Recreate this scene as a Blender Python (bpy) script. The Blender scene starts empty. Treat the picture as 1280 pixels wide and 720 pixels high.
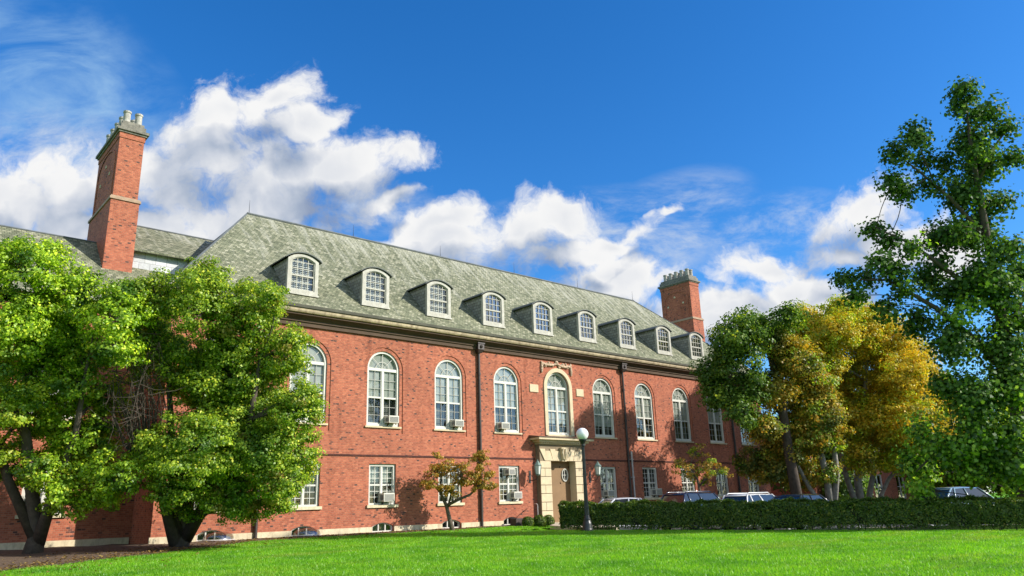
import bpy, bmesh, math, random
import numpy as np
from mathutils import Vector, Matrix

random.seed(7)
RNG = np.random.default_rng(11)
scene = bpy.context.scene
COL = scene.collection

# ------------------------------------------------------------------ survey frame
# The facade lies on y = 0 and runs along x; z = 0 is the foot of the wall.
F_PX, PITCH, ROLL, YAW, DIST, EYE = 944.5457, 0.28267, -0.03362, 0.72213, 29.340047, 0.85
_f = np.array([math.sin(YAW)*math.cos(PITCH), math.cos(YAW)*math.cos(PITCH), math.sin(PITCH)])
_r0 = np.array([math.cos(YAW), -math.sin(YAW), 0.0]); _u0 = np.cross(_r0, _f)
_R = math.cos(ROLL)*_r0 + math.sin(ROLL)*_u0
_U = -math.sin(ROLL)*_r0 + math.cos(ROLL)*_u0
_C = np.array([0, -DIST, EYE])
def atd(x, y, d):
    """point of the place seen under survey angle (x, y) at depth d metres"""
    return _C + d*(_f + (x-640)/F_PX*_R + (360-y)/F_PX*_U)
SLOPE = 0.75/29.3
def lawn_z(y): return max(-1.0, min(0.0, SLOPE*y))
SUN_TRAVEL = np.array([-0.55, 0.70, -0.52]); SUN_TRAVEL /= np.linalg.norm(SUN_TRAVEL)

# ------------------------------------------------------------------ tagging
def tag(o, label=None, cat=None, group=None, kind=None):
    if label: o["label"] = label
    if cat: o["category"] = cat
    if group: o["group"] = group
    if kind: o["kind"] = kind
    return o
def empty(name, loc, label, cat, group=None, rz=0):
    o = bpy.data.objects.new(name, None); COL.objects.link(o)
    o.location = loc; o.rotation_euler = (0, 0, rz); o.empty_display_size = .3
    return tag(o, label, cat, group)

# ------------------------------------------------------------------ mesh collector
class MB:
    def __init__(s): s.v = []; s.f = []; s.m = []; s.mi = 0
    def add(s, vs, fs):
        n = len(s.v); s.v += [tuple(float(c) for c in p) for p in vs]
        for f in fs: s.f.append(tuple(n+i for i in f)); s.m.append(s.mi)
        return s
    def quad(s, a, b, c, d): return s.add([a, b, c, d], [(0, 1, 2, 3)])
    def poly(s, pts): return s.add(pts, [tuple(range(len(pts)))])
    def box(s, x0, x1, y0, y1, z0, z1):
        v = [(x, y, z) for z in (z0, z1) for y in (y0, y1) for x in (x0, x1)]
        return s.add(v, [(0,2,3,1), (4,5,7,6), (0,1,5,4), (2,6,7,3), (0,4,6,2), (1,3,7,5)])
    def bevbox(s, x0, x1, y0, y1, z0, z1, b):
        bm = bmesh.new(); bmesh.ops.create_cube(bm, size=1)
        for v in bm.verts:
            v.co = Vector(((x0+x1)/2+v.co.x*(x1-x0), (y0+y1)/2+v.co.y*(y1-y0), (z0+z1)/2+v.co.z*(z1-z0)))
        bmesh.ops.bevel(bm, geom=bm.edges[:], offset=b, segments=2, affect='EDGES', profile=.6)
        bm.verts.index_update()
        s.add([v.co for v in bm.verts], [[v.index for v in f.verts] for f in bm.faces]); bm.free(); return s
    def tube(s, pts, rad, n=8, cap=True):
        pts = [np.array(p, float) for p in pts]
        if not hasattr(rad, '__len__'): rad = [rad]*len(pts)
        t0 = pts[1]-pts[0]; t0 = t0/(np.linalg.norm(t0)+1e-9)
        ref = np.array([1., 0, 0]) if abs(t0[0]) < .8 else np.array([0, 1., 0])
        vs = []
        for i, p in enumerate(pts):
            t = pts[min(i+1, len(pts)-1)]-pts[max(i-1, 0)]; t = t/(np.linalg.norm(t)+1e-9)
            a = ref-t*(ref@t); a /= np.linalg.norm(a)+1e-9; ref = a; b = np.cross(t, a)
            for k in range(n):
                th = 2*math.pi*k/n; vs.append(p+rad[i]*(a*math.cos(th)+b*math.sin(th)))
        fs = []
        for i in range(len(pts)-1):
            for k in range(n):
                k2 = (k+1) % n; fs.append((i*n+k, i*n+k2, (i+1)*n+k2, (i+1)*n+k))
        if cap: fs.append(tuple(range(n-1, -1, -1))); fs.append(tuple((len(pts)-1)*n+k for k in range(n)))
        return s.add(vs, fs)
    def lathe(s, cx, cy, prof, n=20):
        vs = []; fs = []
        for r, z in prof:
            for k in range(n):
                th = 2*math.pi*k/n; vs.append((cx+r*math.cos(th), cy+r*math.sin(th), z))
        for i in range(len(prof)-1):
            for k in range(n):
                k2 = (k+1) % n; fs.append((i*n+k, i*n+k2, (i+1)*n+k2, (i+1)*n+k))
        if prof[0][0] > 1e-4: fs.append(tuple(range(n-1, -1, -1)))
        if prof[-1][0] > 1e-4: fs.append(tuple((len(prof)-1)*n+k for k in range(n)))
        return s.add(vs, fs)
    def ring(s, out, inn, y0, y1, back=False):
        """flat ring between two outlines (x, z) of equal length, front at y0, sides to y1"""
        n = len(out)
        for i in range(n):
            j = (i+1) % n
            a, b, c, d = out[i], out[j], inn[j], inn[i]
            s.quad((a[0], y0, a[1]), (d[0], y0, d[1]), (c[0], y0, c[1]), (b[0], y0, b[1]))
            s.quad((a[0], y0, a[1]), (b[0], y0, b[1]), (b[0], y1, b[1]), (a[0], y1, a[1]))
            s.quad((d[0], y0, d[1]), (d[0], y1, d[1]), (c[0], y1, c[1]), (c[0], y0, c[1]))
        return s
    def fill(s, out, y):
        return s.poly([(p[0], y, p[1]) for p in out][::-1])
    def sweep(s, prof, path):
        """profile (offset outward, z) swept with mitres along an open plan path (x, y); outward = right of travel"""
        n = len(prof); m = len(path); vs = []
        P = [np.array(p, float) for p in path]
        for i in range(m):
            ns = []
            if i > 0: d = P[i]-P[i-1]; d /= np.linalg.norm(d); ns.append(np.array([d[1], -d[0]]))
            if i < m-1: d = P[i+1]-P[i]; d /= np.linalg.norm(d); ns.append(np.array([d[1], -d[0]]))
            if len(ns) == 2:
                b = ns[0]+ns[1]; b = b/(b@b)*2*1.0 if b@b > 1e-6 else ns[0]
                k = b/ (1.0) ; k = (ns[0]+ns[1])/(1+ns[0]@ns[1])
            else: k = ns[0]
            for o, z in prof: vs.append((P[i][0]+k[0]*o, P[i][1]+k[1]*o, z))
        fs = []
        for i in range(m-1):
            for j in range(n):
                j2 = (j+1) % n; fs.append((i*n+j, i*n+j2, (i+1)*n+j2, (i+1)*n+j))
        fs.append(tuple(range(n))); fs.append(tuple((m-1)*n+k for k in range(n-1, -1, -1)))
        return s.add(vs, fs)
    def mesh(s, name, mats, origin=(0, 0, 0), smooth=False, uv=True):
        me = bpy.data.meshes.new(name)
        V = np.array(s.v)-np.array(origin, float)
        me.from_pydata(V.tolist(), [], s.f)
        for m in (mats if isinstance(mats, (list, tuple)) else [mats]): me.materials.append(m)
        if max(s.m, default=0) > 0: me.polygons.foreach_set('material_index', s.m)
        me.update()
        if uv:
            lay = me.uv_layers.new(name='UVMap'); W = s.v
            for p in me.polygons:
                nx, ny, nz = p.normal
                if abs(nz) > .97: t = (1, 0, 0); b = (0, 1, 0)
                else:
                    l = math.hypot(nx, ny); t = (-ny/l, nx/l, 0)
                    b = (ny*0-nz*t[1], nz*t[0]-nx*0, nx*t[1]-ny*t[0])
                for li in p.loop_indices:
                    q = W[me.loops[li].vertex_index]
                    lay.data[li].uv = (q[0]*t[0]+q[1]*t[1], q[0]*b[0]+q[1]*b[1]+q[2]*b[2])
        if smooth: me.polygons.foreach_set('use_smooth', [True]*len(me.polygons))
        return me
    def build(s, name, mats, parent=None, smooth=False, local=False):
        """world-coordinate mesh under parent (local=True: coordinates already local)"""
        org = (0, 0, 0)
        if parent is not None and not local:
            p = parent; org = np.zeros(3)
            while p is not None: org += np.array(p.location); p = p.parent
        return link(s.mesh(name, mats, org, smooth), parent)
def link(me, parent=None, name=None, loc=(0, 0, 0), rz=0):
    o = bpy.data.objects.new(name or me.name, me); COL.objects.link(o)
    o.parent = parent; o.location = loc; o.rotation_euler = (0, 0, rz); return o
def outline(hw, z0, zs, rise=0, n=20, cx=0):
    """window outline, counter-clockwise from bottom left going right: arch of given rise on spring line zs"""
    pts = [(cx-hw, z0), (cx+hw, z0)]
    if rise <= 0: return pts+[(cx+hw, zs), (cx-hw, zs)]
    Rr = (hw*hw+rise*rise)/(2*rise); zc = zs+rise-Rr; a0 = math.asin(min(1, hw/Rr))
    if rise >= hw-1e-6: a0 = math.pi/2; Rr = hw; zc = zs
    for k in range(n+1):
        a = a0-2*a0*k/n; pts.append((cx+Rr*math.sin(a), zc+Rr*math.cos(a)))
    return pts

# ------------------------------------------------------------------ materials
def new_mat(name):
    m = bpy.data.materials.new(name); m.use_nodes = True; nt = m.node_tree; nt.nodes.clear()
    out = nt.nodes.new('ShaderNodeOutputMaterial'); return m, nt, out
def nd(nt, t, **k):
    n = nt.nodes.new(t)
    for a, b in k.items():
        if a.startswith('i_'):
            n.inputs[int(a[2:]) if a[2:].isdigit() else a[2:].replace('_', ' ')].default_value = b
        else: setattr(n, a, b)
    return n
def math_(nt, op, a, b=None, c=None, clamp=False):
    n = nt.nodes.new('ShaderNodeMath'); n.operation = op; n.use_clamp = clamp
    for i, x in enumerate((a, b, c)):
        if x is None: continue
        if isinstance(x, (int, float)): n.inputs[i].default_value = x
        else: nt.links.new(x, n.inputs[i])
    return n.outputs[0]
def ramp(nt, fac, stops, interp='LINEAR'):
    n = nt.nodes.new('ShaderNodeValToRGB'); cr = n.color_ramp; cr.interpolation = interp
    while len(cr.elements) < len(stops): cr.elements.new(.5)
    for e, (p, c) in zip(cr.elements, stops): e.position = p; e.color = (*c, 1) if len(c) == 3 else c
    nt.links.new(fac, n.inputs[0]); return n.outputs[0]
def mixc(nt, fac, a, b, mode='MIX'):
    n = nt.nodes.new('ShaderNodeMix'); n.data_type = 'RGBA'; n.blend_type = mode
    for i, x in ((0, fac), (6, a), (7, b)):
        if isinstance(x, (int, float)): n.inputs[i].default_value = x
        elif isinstance(x, tuple): n.inputs[i].default_value = (*x, 1)
        else: nt.links.new(x, n.inputs[i])
    return n.outputs[2]
def plain(name, col, rough=.7, var=.15, scale=3, bump=0, bscale=40, metal=0, spec=.3, dirt=None):
    m, nt, out = new_mat(name)
    p = nd(nt, 'ShaderNodeBsdfPrincipled'); p.inputs['Roughness'].default_value = rough
    p.inputs['Metallic'].default_value = metal; p.inputs['Specular IOR Level'].default_value = spec
    tc = nd(nt, 'ShaderNodeTexCoord')
    n = nd(nt, 'ShaderNodeTexNoise', i_Scale=scale, i_Detail=6.0, i_Roughness=.6)
    nt.links.new(tc.outputs['Object'], n.inputs['Vector'])
    lo = tuple(c*(1-var) for c in col); hi = tuple(min(1, c*(1+var)) for c in col)
    c = ramp(nt, n.outputs['Fac'], [(.3, lo), (.7, hi)])
    if dirt:
        n2 = nd(nt, 'ShaderNodeTexNoise', i_Scale=scale*2.7, i_Detail=8.0, i_Roughness=.7)
        mp = nd(nt, 'ShaderNodeMapping'); mp.inputs['Scale'].default_value = (1, 1, .35)
        nt.links.new(tc.outputs['Object'], mp.inputs['Vector']); nt.links.new(mp.outputs[0], n2.inputs['Vector'])
        c = mixc(nt, ramp(nt, n2.outputs['Fac'], [(.45, (0, 0, 0)), (.7, (1, 1, 1))]), c, dirt)
    nt.links.new(c, p.inputs['Base Color'])
    if bump:
        b = nd(nt, 'ShaderNodeBump'); b.inputs['Strength'].default_value = bump; b.inputs['Distance'].default_value = .02
        n3 = nd(nt, 'ShaderNodeTexNoise', i_Scale=bscale, i_Detail=4.0); nt.links.new(tc.outputs['Object'], n3.inputs['Vector'])
        nt.links.new(n3.outputs['Fac'], b.inputs['Height']); nt.links.new(b.outputs[0], p.inputs['Normal'])
    nt.links.new(p.outputs[0], out.inputs[0]); return m
def brickmat(name, stops, mortar, bw, bh, ms, rough=.85, bump=.6, patch=.25, pscale=.35, course=False, streak=False, shift=.5, stain=False):
    m, nt, out = new_mat(name)
    p = nd(nt, 'ShaderNodeBsdfPrincipled'); p.inputs['Roughness'].default_value = rough
    p.inputs['Specular IOR Level'].default_value = .25
    uv = nd(nt, 'ShaderNodeUVMap')
    wob = nd(nt, 'ShaderNodeTexNoise', i_Scale=1.6, i_Detail=2.0); nt.links.new(uv.outputs[0], wob.inputs['Vector'])
    off = nd(nt, 'ShaderNodeVectorMath', operation='MULTIPLY_ADD'); nt.links.new(wob.outputs['Color'], off.inputs[0])
    off.inputs[1].default_value = (.012, .012, 0); nt.links.new(uv.outputs[0], off.inputs[2])
    br = nd(nt, 'ShaderNodeTexBrick', offset=shift, i_Scale=1.0)
    br.inputs['Color1'].default_value = (0, 0, 0, 1); br.inputs['Color2'].default_value = (1, 1, 1, 1); br.inputs['Mortar'].default_value = (.5, .5, .5, 1)
    br.inputs['Mortar Size'].default_value = ms; br.inputs['Mortar Smooth'].default_value = .2
    br.inputs['Brick Width'].default_value = bw; br.inputs['Row Height'].default_value = bh
    nt.links.new(off.outputs[0], br.inputs['Vector'])
    su = nd(nt, 'ShaderNodeSeparateXYZ'); nt.links.new(off.outputs[0], su.inputs[0])
    row = math_(nt, 'FLOOR', math_(nt, 'DIVIDE', su.outputs[1], bh))
    odd = math_(nt, 'SUBTRACT', 1.0, math_(nt, 'FLOORED_MODULO', row, 2.0))
    colm = math_(nt, 'FLOOR', math_(nt, 'ADD', math_(nt, 'DIVIDE', su.outputs[0], bw), math_(nt, 'MULTIPLY', odd, shift)))
    cell = nd(nt, 'ShaderNodeCombineXYZ'); nt.links.new(colm, cell.inputs[0]); nt.links.new(row, cell.inputs[1])
    wn = nd(nt, 'ShaderNodeTexWhiteNoise', noise_dimensions='2D'); nt.links.new(cell.outputs[0], wn.inputs['Vector'])
    rnd = wn.outputs['Value']
    c = ramp(nt, rnd, stops, 'CONSTANT' if len(stops) > 5 else 'LINEAR')
    ns = nd(nt, 'ShaderNodeTexNoise', i_Scale=pscale, i_Detail=8.0, i_Roughness=.62); nt.links.new(uv.outputs[0], ns.inputs['Vector'])
    g = ramp(nt, ns.outputs['Fac'], [(.28, (1-patch,)*3), (.72, (1+patch*.6,)*3)])
    c = mixc(nt, 1.0, c, g, 'MULTIPLY')
    n4 = nd(nt, 'ShaderNodeTexNoise', i_Scale=9.0, i_Detail=6.0, i_Roughness=.7); nt.links.new(uv.outputs[0], n4.inputs['Vector'])
    c = mixc(nt, 1.0, c, ramp(nt, n4.outputs['Fac'], [(.3, (.84,)*3), (.7, (1.14,)*3)]), 'MULTIPLY')
    c = mixc(nt, br.outputs['Fac'], c, mortar)
    if stain:      # rain wash and soot running down the wall
        mp = nd(nt, 'ShaderNodeMapping'); mp.inputs['Scale'].default_value = (1.9, .16, 1); nt.links.new(uv.outputs[0], mp.inputs['Vector'])
        n6 = nd(nt, 'ShaderNodeTexNoise', i_Scale=1.0, i_Detail=8.0, i_Roughness=.66); nt.links.new(mp.outputs[0], n6.inputs['Vector'])
        c = mixc(nt, 1.0, c, ramp(nt, n6.outputs['Fac'], [(.30, (.70, .66, .64)), (.47, (1, 1, 1)), (.60, (1, 1, 1)), (.78, (1.16, 1.22, 1.24))]), 'MULTIPLY')
    if streak:
        # pale lichen and lead wash below the ridge, running down the slope
        ge = nd(nt, 'ShaderNodeNewGeometry'); sx = nd(nt, 'ShaderNodeSeparateXYZ'); nt.links.new(ge.outputs['Position'], sx.inputs[0])
        mp = nd(nt, 'ShaderNodeMapping'); mp.inputs['Scale'].default_value = (3.2, .32, 1); mp.inputs['Rotation'].default_value = (0, 0, .12)
        nt.links.new(uv.outputs[0], mp.inputs['Vector'])
        n5 = nd(nt, 'ShaderNodeTexNoise', i_Scale=1.0, i_Detail=7.0, i_Roughness=.65); nt.links.new(mp.outputs[0], n5.inputs['Vector'])
        hi = nd(nt, 'ShaderNodeMapRange', i_1=11.0, i_2=15.2, i_3=.0, i_4=.20); nt.links.new(sx.outputs[2], hi.inputs[0])
        s = math_(nt, 'ADD', n5.outputs['Fac'], hi.outputs[0])
        c = mixc(nt, ramp(nt, s, [(.62, (0, 0, 0)), (.80, (.75,)*3)]), c, (.42, .41, .32))
    nt.links.new(c, p.inputs['Base Color'])
    h = br.outputs['Fac']; h = math_(nt, 'SUBTRACT', 1.0, h)
    h = math_(nt, 'ADD', h, math_(nt, 'MULTIPLY', n4.outputs['Fac'], .8))
    if course:
        sp = nd(nt, 'ShaderNodeSeparateXYZ'); nt.links.new(off.outputs[0], sp.inputs[0])
        fr = math_(nt, 'FRACT', math_(nt, 'DIVIDE', sp.outputs[1], bh))
        h = math_(nt, 'ADD', math_(nt, 'MULTIPLY', h, .35), math_(nt, 'SUBTRACT', 1.0, fr))
        h = math_(nt, 'ADD', h, math_(nt, 'MULTIPLY', rnd, .45))
    b = nd(nt, 'ShaderNodeBump'); b.inputs['Strength'].default_value = bump; b.inputs['Distance'].default_value = .03 if course else .012
    nt.links.new(h, b.inputs['Height']); nt.links.new(b.outputs[0], p.inputs['Normal'])
    nt.links.new(p.outputs[0], out.inputs[0]); return m
def leafmat(name, stops, trans=.45, patch=None, pscale=.5, gloss=.025, tint=(1.25, 1.3, .6)):
    m, nt, out = new_mat(name)
    ge = nd(nt, 'ShaderNodeNewGeometry')
    c = ramp(nt, ge.outputs['Random Per Island'], stops)
    if patch:
        n = nd(nt, 'ShaderNodeTexNoise', i_Scale=pscale, i_Detail=4.0); nt.links.new(ge.outputs['Position'], n.inputs['Vector'])
        f = ramp(nt, n.outputs['Fac'], [(patch[1], (0, 0, 0)), (patch[2], (1, 1, 1))]); c = mixc(nt, f, c, patch[0])
    d = nd(nt, 'ShaderNodeBsdfDiffuse'); t = nd(nt, 'ShaderNodeBsdfTranslucent'); g = nd(nt, 'ShaderNodeBsdfGlossy', i_Roughness=.45)
    nt.links.new(c, d.inputs[0]); c2 = mixc(nt, 1.0, c, tint, 'MULTIPLY'); nt.links.new(c2, t.inputs[0])
    m1 = nd(nt, 'ShaderNodeMixShader', i_0=trans); nt.links.new(d.outputs[0], m1.inputs[1]); nt.links.new(t.outputs[0], m1.inputs[2])
    m2 = nd(nt, 'ShaderNodeMixShader', i_0=gloss); nt.links.new(m1.outputs[0], m2.inputs[1]); nt.links.new(g.outputs[0], m2.inputs[2])
    nt.links.new(m2.outputs[0], out.inputs[0]); return m
def glassmat(name, refl=.25, tint=(.75, .8, .8), rough=.02, wav=.25, wscale=1.7):
    m, nt, out = new_mat(name)
    t = nd(nt, 'ShaderNodeBsdfTransparent'); t.inputs[0].default_value = (*tint, 1)
    g = nd(nt, 'ShaderNodeBsdfGlossy', i_Roughness=rough); g.inputs[0].default_value = (.95, .97, 1, 1)
    lw = nd(nt, 'ShaderNodeLayerWeight', i_Blend=.35)
    f = math_(nt, 'ADD', math_(nt, 'MULTIPLY', lw.outputs['Facing'], .28), refl, clamp=True)
    ge = nd(nt, 'ShaderNodeNewGeometry'); n = nd(nt, 'ShaderNodeTexNoise', i_Scale=wscale, i_Detail=1.0); nt.links.new(ge.outputs['Position'], n.inputs['Vector'])
    b = nd(nt, 'ShaderNodeBump'); b.inputs['Strength'].default_value = wav; b.inputs['Distance'].default_value = .05
    nt.links.new(n.outputs['Fac'], b.inputs['Height']); nt.links.new(b.outputs[0], g.inputs['Normal'])
    mx = nd(nt, 'ShaderNodeMixShader'); nt.links.new(f, mx.inputs[0]); nt.links.new(t.outputs[0], mx.inputs[1]); nt.links.new(g.outputs[0], mx.inputs[2])
    nt.links.new(mx.outputs[0], out.inputs[0]); return m

RED = [(0, (.16, .058, .042)), (.02, (.31, .090, .050)), (.22, (.375, .108, .059)), (.48, (.42, .126, .067)), (.72, (.455, .146, .078)), (.92, (.32, .094, .052)), (.976, (.085, .042, .036))]
M = {}
M['brick'] = brickmat('red_brick', RED, (.34, .17, .11), .140, .070, .007, patch=.20, pscale=.40, stain=True)
M['brick_band'] = brickmat('dark_brick_band', [(0, (.06, .022, .018)), (1, (.10, .032, .022))], (.06, .03, .025), .215, .072, .008)
SL = [(0, (.115, .124, .072)), (.25, (.170, .182, .108)), (.5, (.206, .214, .130)), (.75, (.245, .246, .152)), (1, (.36, .35, .24))]
M['slate'] = brickmat('mossy_slate', SL, (.06, .065, .05), .17, .14, .008, bump=1.0, patch=.16, pscale=.30, course=True, streak=True)
M['slate_side'] = brickmat('grey_slate_cladding', [(0, (.20, .21, .17)), (1, (.36, .37, .31))], (.10, .05, .045), .22, .16, .008, bump=.7, course=True)
M['pale_slate'] = brickmat('pale_painted_shingle', [(0, (.45, .46, .46)), (1, (.62, .63, .62))], (.3, .3, .3), .45, .5, .012, bump=.4)
M['stone'] = plain('limestone', (.60, .51, .34), .85, .14, 2.2, .25, 30, dirt=(.40, .33, .22))
M['joint'] = plain('dark_stone_joint', (.22, .17, .11), .95, .2, 5)
M['cream_stone'] = plain('cream_portal_stone', (.56, .455, .29), .8, .12, 3, .2, 25, dirt=(.50, .42, .29))
M['cornice'] = plain('weathered_tan_cornice', (.50, .40, .26), .7, .2, 1.3, .1, 20, dirt=(.22, .16, .10))
M['gutter'] = plain('weathered_copper_gutter', (.075, .072, .05), .7, .3, 2)
M['white'] = plain('white_window_paint', (.56, .545, .48), .45, .06, 4, .05, 30)
M['cream_paint'] = plain('cream_window_paint', (.40, .385, .32), .5, .18, 4, dirt=(.28, .26, .21))
M['muntin'] = plain('greyed_white_muntin', (.36, .355, .31), .5, .08, 5)
M['glass'] = glassmat('window_glass', .05)
M['glass_sky'] = glassmat('dormer_glass', .17, wav=.3)
M['blind'] = plain('beige_roller_blind', (.47, .455, .385), .9, .12, 5)
M['curtain'] = plain('grey_curtain', (.17, .165, .14), .9, .25, 6)
M['shutter'] = plain('white_slatted_blind', (.66, .65, .60), .6, .08, 6)
M['iron'] = plain('dark_painted_iron', (.028, .024, .022), .45, .3, 8, spec=.5)
M['pipe'] = plain('dark_brown_downpipe', (.045, .032, .027), .5, .3, 3, spec=.45)
M['conduit'] = plain('pale_galvanised_conduit', (.45, .40, .37), .5, .2, 3)
M['verdigris'] = plain('verdigris_copper', (.14, .20, .17), .65, .3, 9)
M['lantern_glass'] = plain('frosted_lantern_glass', (.55, .58, .52), .3, .1, 9)
M['globe'] = plain('white_globe_glass', (.86, .86, .85), .18, .02, 4, spec=.6)
M['post'] = plain('dark_green_black_post', (.020, .024, .022), .38, .3, 6, spec=.5)
M['ac'] = plain('beige_ac_casing', (.56, .53, .45), .55, .1, 5)
M['ac_grille'] = plain('grey_ac_grille', (.17, .17, .16), .6, .2, 20)
M['door'] = plain('tan_painted_door', (.21, .125, .058), .6, .12, 2)
M['concrete'] = plain('tan_concrete', (.46, .39, .29), .9, .15, 1.5, .2, 25)
M['asphalt'] = plain('asphalt', (.055, .055, .055), .92, .3, 1.2, .4, 60)
M['mulch'] = plain('dark_mulch', (.085, .055, .035), .95, .5, 7, .8, 25, dirt=(.20, .14, .09))
M['bark'] = plain('grey_brown_bark', (.13, .10, .075), .95, .35, 6, .9, 22)
M['pale_bark'] = plain('pale_grey_bark', (.26, .24, .20), .95, .3, 5, .8, 18)
M['dark_bark'] = plain('dark_bark', (.085, .066, .052), .95, .3, 6, .9, 22)
M['twig'] = plain('dead_twig', (.20, .13, .10), .9, .3, 10)
M['dome'] = plain('clouded_plastic_cover', (.36, .36, .33), .4, .25, 4, spec=.4)
M['dome'] = glassmat('clouded_clear_plastic', .16, tint=(.62, .64, .62), rough=.18)
M['room'] = plain('dim_interior_plaster', (.10, .095, .085), .95, .2, 1)  # tone darkened to stand for the unlit rooms behind the panes
M['clay'] = plain('grey_clay_pot', (.40, .38, .33), .8, .25, 6, dirt=(.2, .19, .17))
# ------------------------------------------------------------------ ground
def ground_z(x, y):
    z = lawn_z(y)
    hx, hy = x-24.0, y+6.4
    s = hx*.860+hy*.511             # distance to the right of the hedge line
    if y > 0.5: z = 0.0
    if s > .7 and x > 22: z = min(z, lawn_z(y)+(-.53-lawn_z(y))*min(1, (s-.7)/.6)) if x > 31.5 or y < -1 else z
    return z-.004
def ground():
    xs = np.concatenate([[-600, -300, -150, -80, -50], np.arange(-30, 90.1, 1.0), [110, 150, 220, 350, 600, 900]])
    ys = np.concatenate([[-400, -200, -110, -70], np.arange(-50, 14.1, .7), [20, 40, 80, 150, 300, 600, 900]])
    m = MB(); nx = len(xs)
    vs = [(x, y, ground_z(x, y)) for y in ys for x in xs]
    fs = [(j*nx+i, j*nx+i+1, (j+1)*nx+i+1, (j+1)*nx+i) for j in range(len(ys)-1) for i in range(nx-1)]
    m.add(vs, fs)
    mt, nt, out = new_mat('lawn_soil_and_turf')
    p = nd(nt, 'ShaderNodeBsdfPrincipled', i_Roughness=.95); p.inputs['Specular IOR Level'].default_value = .1
    ge = nd(nt, 'ShaderNodeNewGeometry')
    n = nd(nt, 'ShaderNodeTexNoise', i_Scale=.35, i_Detail=8.0, i_Roughness=.65); nt.links.new(ge.outputs['Position'], n.inputs['Vector'])
    n2 = nd(nt, 'ShaderNodeTexNoise', i_Scale=14.0, i_Detail=6.0, i_Roughness=.7); nt.links.new(ge.outputs['Position'], n2.inputs['Vector'])
    c = ramp(nt, n.outputs['Fac'], [(.3, (.08, .25, .010)), (.7, (.17, .40, .014))])
    c = mixc(nt, 1.0, c, ramp(nt, n2.outputs['Fac'], [(.3, (.55,)*3), (.7, (1.25,)*3)]), 'MULTIPLY')
    nt.links.new(c, p.inputs['Base Color'])
    b = nd(nt, 'ShaderNodeBump'); b.inputs['Strength'].default_value = .8; b.inputs['Distance'].default_value = .05
    nt.links.new(n2.outputs['Fac'], b.inputs['Height']); nt.links.new(b.outputs[0], p.inputs['Normal']); nt.links.new(p.outputs[0], out.inputs[0])
    o = m.build('lawn_ground', mt, smooth=True); tag(o, kind='structure')
ground()

BED = [(-6, -13.4), (0, -9.6), (3.1, -7.5), (5.1, -6.1), (7.5, -4.65), (10, -2.6), (12.0, -1.15), (14.4, -.95), (18, -.85), (21, -.8), (23.5, -.62), (26.2, -.35)]
def bed_edge(x):
    return float(np.interp(x, [p[0] for p in BED], [p[1] for p in BED]))
def bed():
    m = MB(); xs = np.arange(-6, 26.21, .4); n = 8; vs = []; fs = []
    for i, x in enumerate(xs):
        y0 = bed_edge(x)+.10*math.sin(x*2.3)+.06*math.sin(x*5.1)
        y1 = -.02 if x > 8.2 else 2.35
        for k in range(n+1):
            y = y0+(y1-y0)*k/n
            vs.append((x, y, lawn_z(y)+(.008 if k in (0,) else .03+.02*math.sin(x*3+k)) ))
    for i in range(len(xs)-1):
        for k in range(n):
            a = i*(n+1)+k; fs.append((a, a+n+1, a+n+2, a+1))
    m.add(vs, fs); tag(m.build('planting_bed', M['mulch'], smooth=True), kind='structure')
bed()
def lot():
    m = MB()
    H = lambda t, s: (24.0+.511*t+.860*s, -6.4-.860*t+.511*s)
    pts = [H(-2.2, 2.2), H(60, 2.2), (150, -60), (150, 30), (49.9, 30), (49.9, -.7), (31.6, -.7)]
    m.poly([(x, y, -.50) for x, y in pts]); o = m.build('parking_lot', M['asphalt']); tag(o, kind='structure')
    k = MB()
    for t in np.arange(-1, 40, 3.0):
        a, b = H(t, 2.6), H(t, 7.4)
        d = np.array([.511, -.860])*.05
        k.poly([(a[0]-d[0], a[1]-d[1], -.495), (a[0]+d[0], a[1]+d[1], -.495), (b[0]+d[0], b[1]+d[1], -.495), (b[0]-d[0], b[1]-d[1], -.495)])
    o = k.build('parking_markings', plain('worn_road_paint', (.7, .7, .66), .8, .2, 5)); tag(o, kind='structure')
    c = MB()
    a, b, a2, b2 = H(-2.2, 1.9), H(60, 1.9), H(-2.2, 2.2), H(60, 2.2)
    for z0, z1 in ((-.6, -.37),):
        c.add([(*a, z0), (*b, z0), (*b2, z0), (*a2, z0), (*a, z1), (*b, z1), (*b2, z1), (*a2, z1)], [(0,1,5,4), (1,2,6,5), (2,3,7,6), (3,0,4,7), (4,5,6,7)])
    tag(c.build('kerb', M['concrete']), kind='structure')
lot()
def path():
    m = MB()
    P = [(25.0, -3.95), (25.4, -2.6), (26.8, -1.5), (27.4, -.42), (30.3, -.42), (30.6, -1.6), (29.4, -2.8), (28.2, -3.3), (26.6, -5.8), (25.5, -6.6), (24.7, -5.6)]
    top = [(x, y, lawn_z(y)+.07) for x, y in P]; bot = [(x, y, lawn_z(y)-.1) for x, y in P]; n = len(P)
    m.add(top+bot, [tuple(range(n-1, -1, -1))]+[(i, (i+1) % n, n+(i+1) % n, n+i) for i in range(n)])
    tag(m.build('path', M['concrete']), kind='structure')
path()

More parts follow.
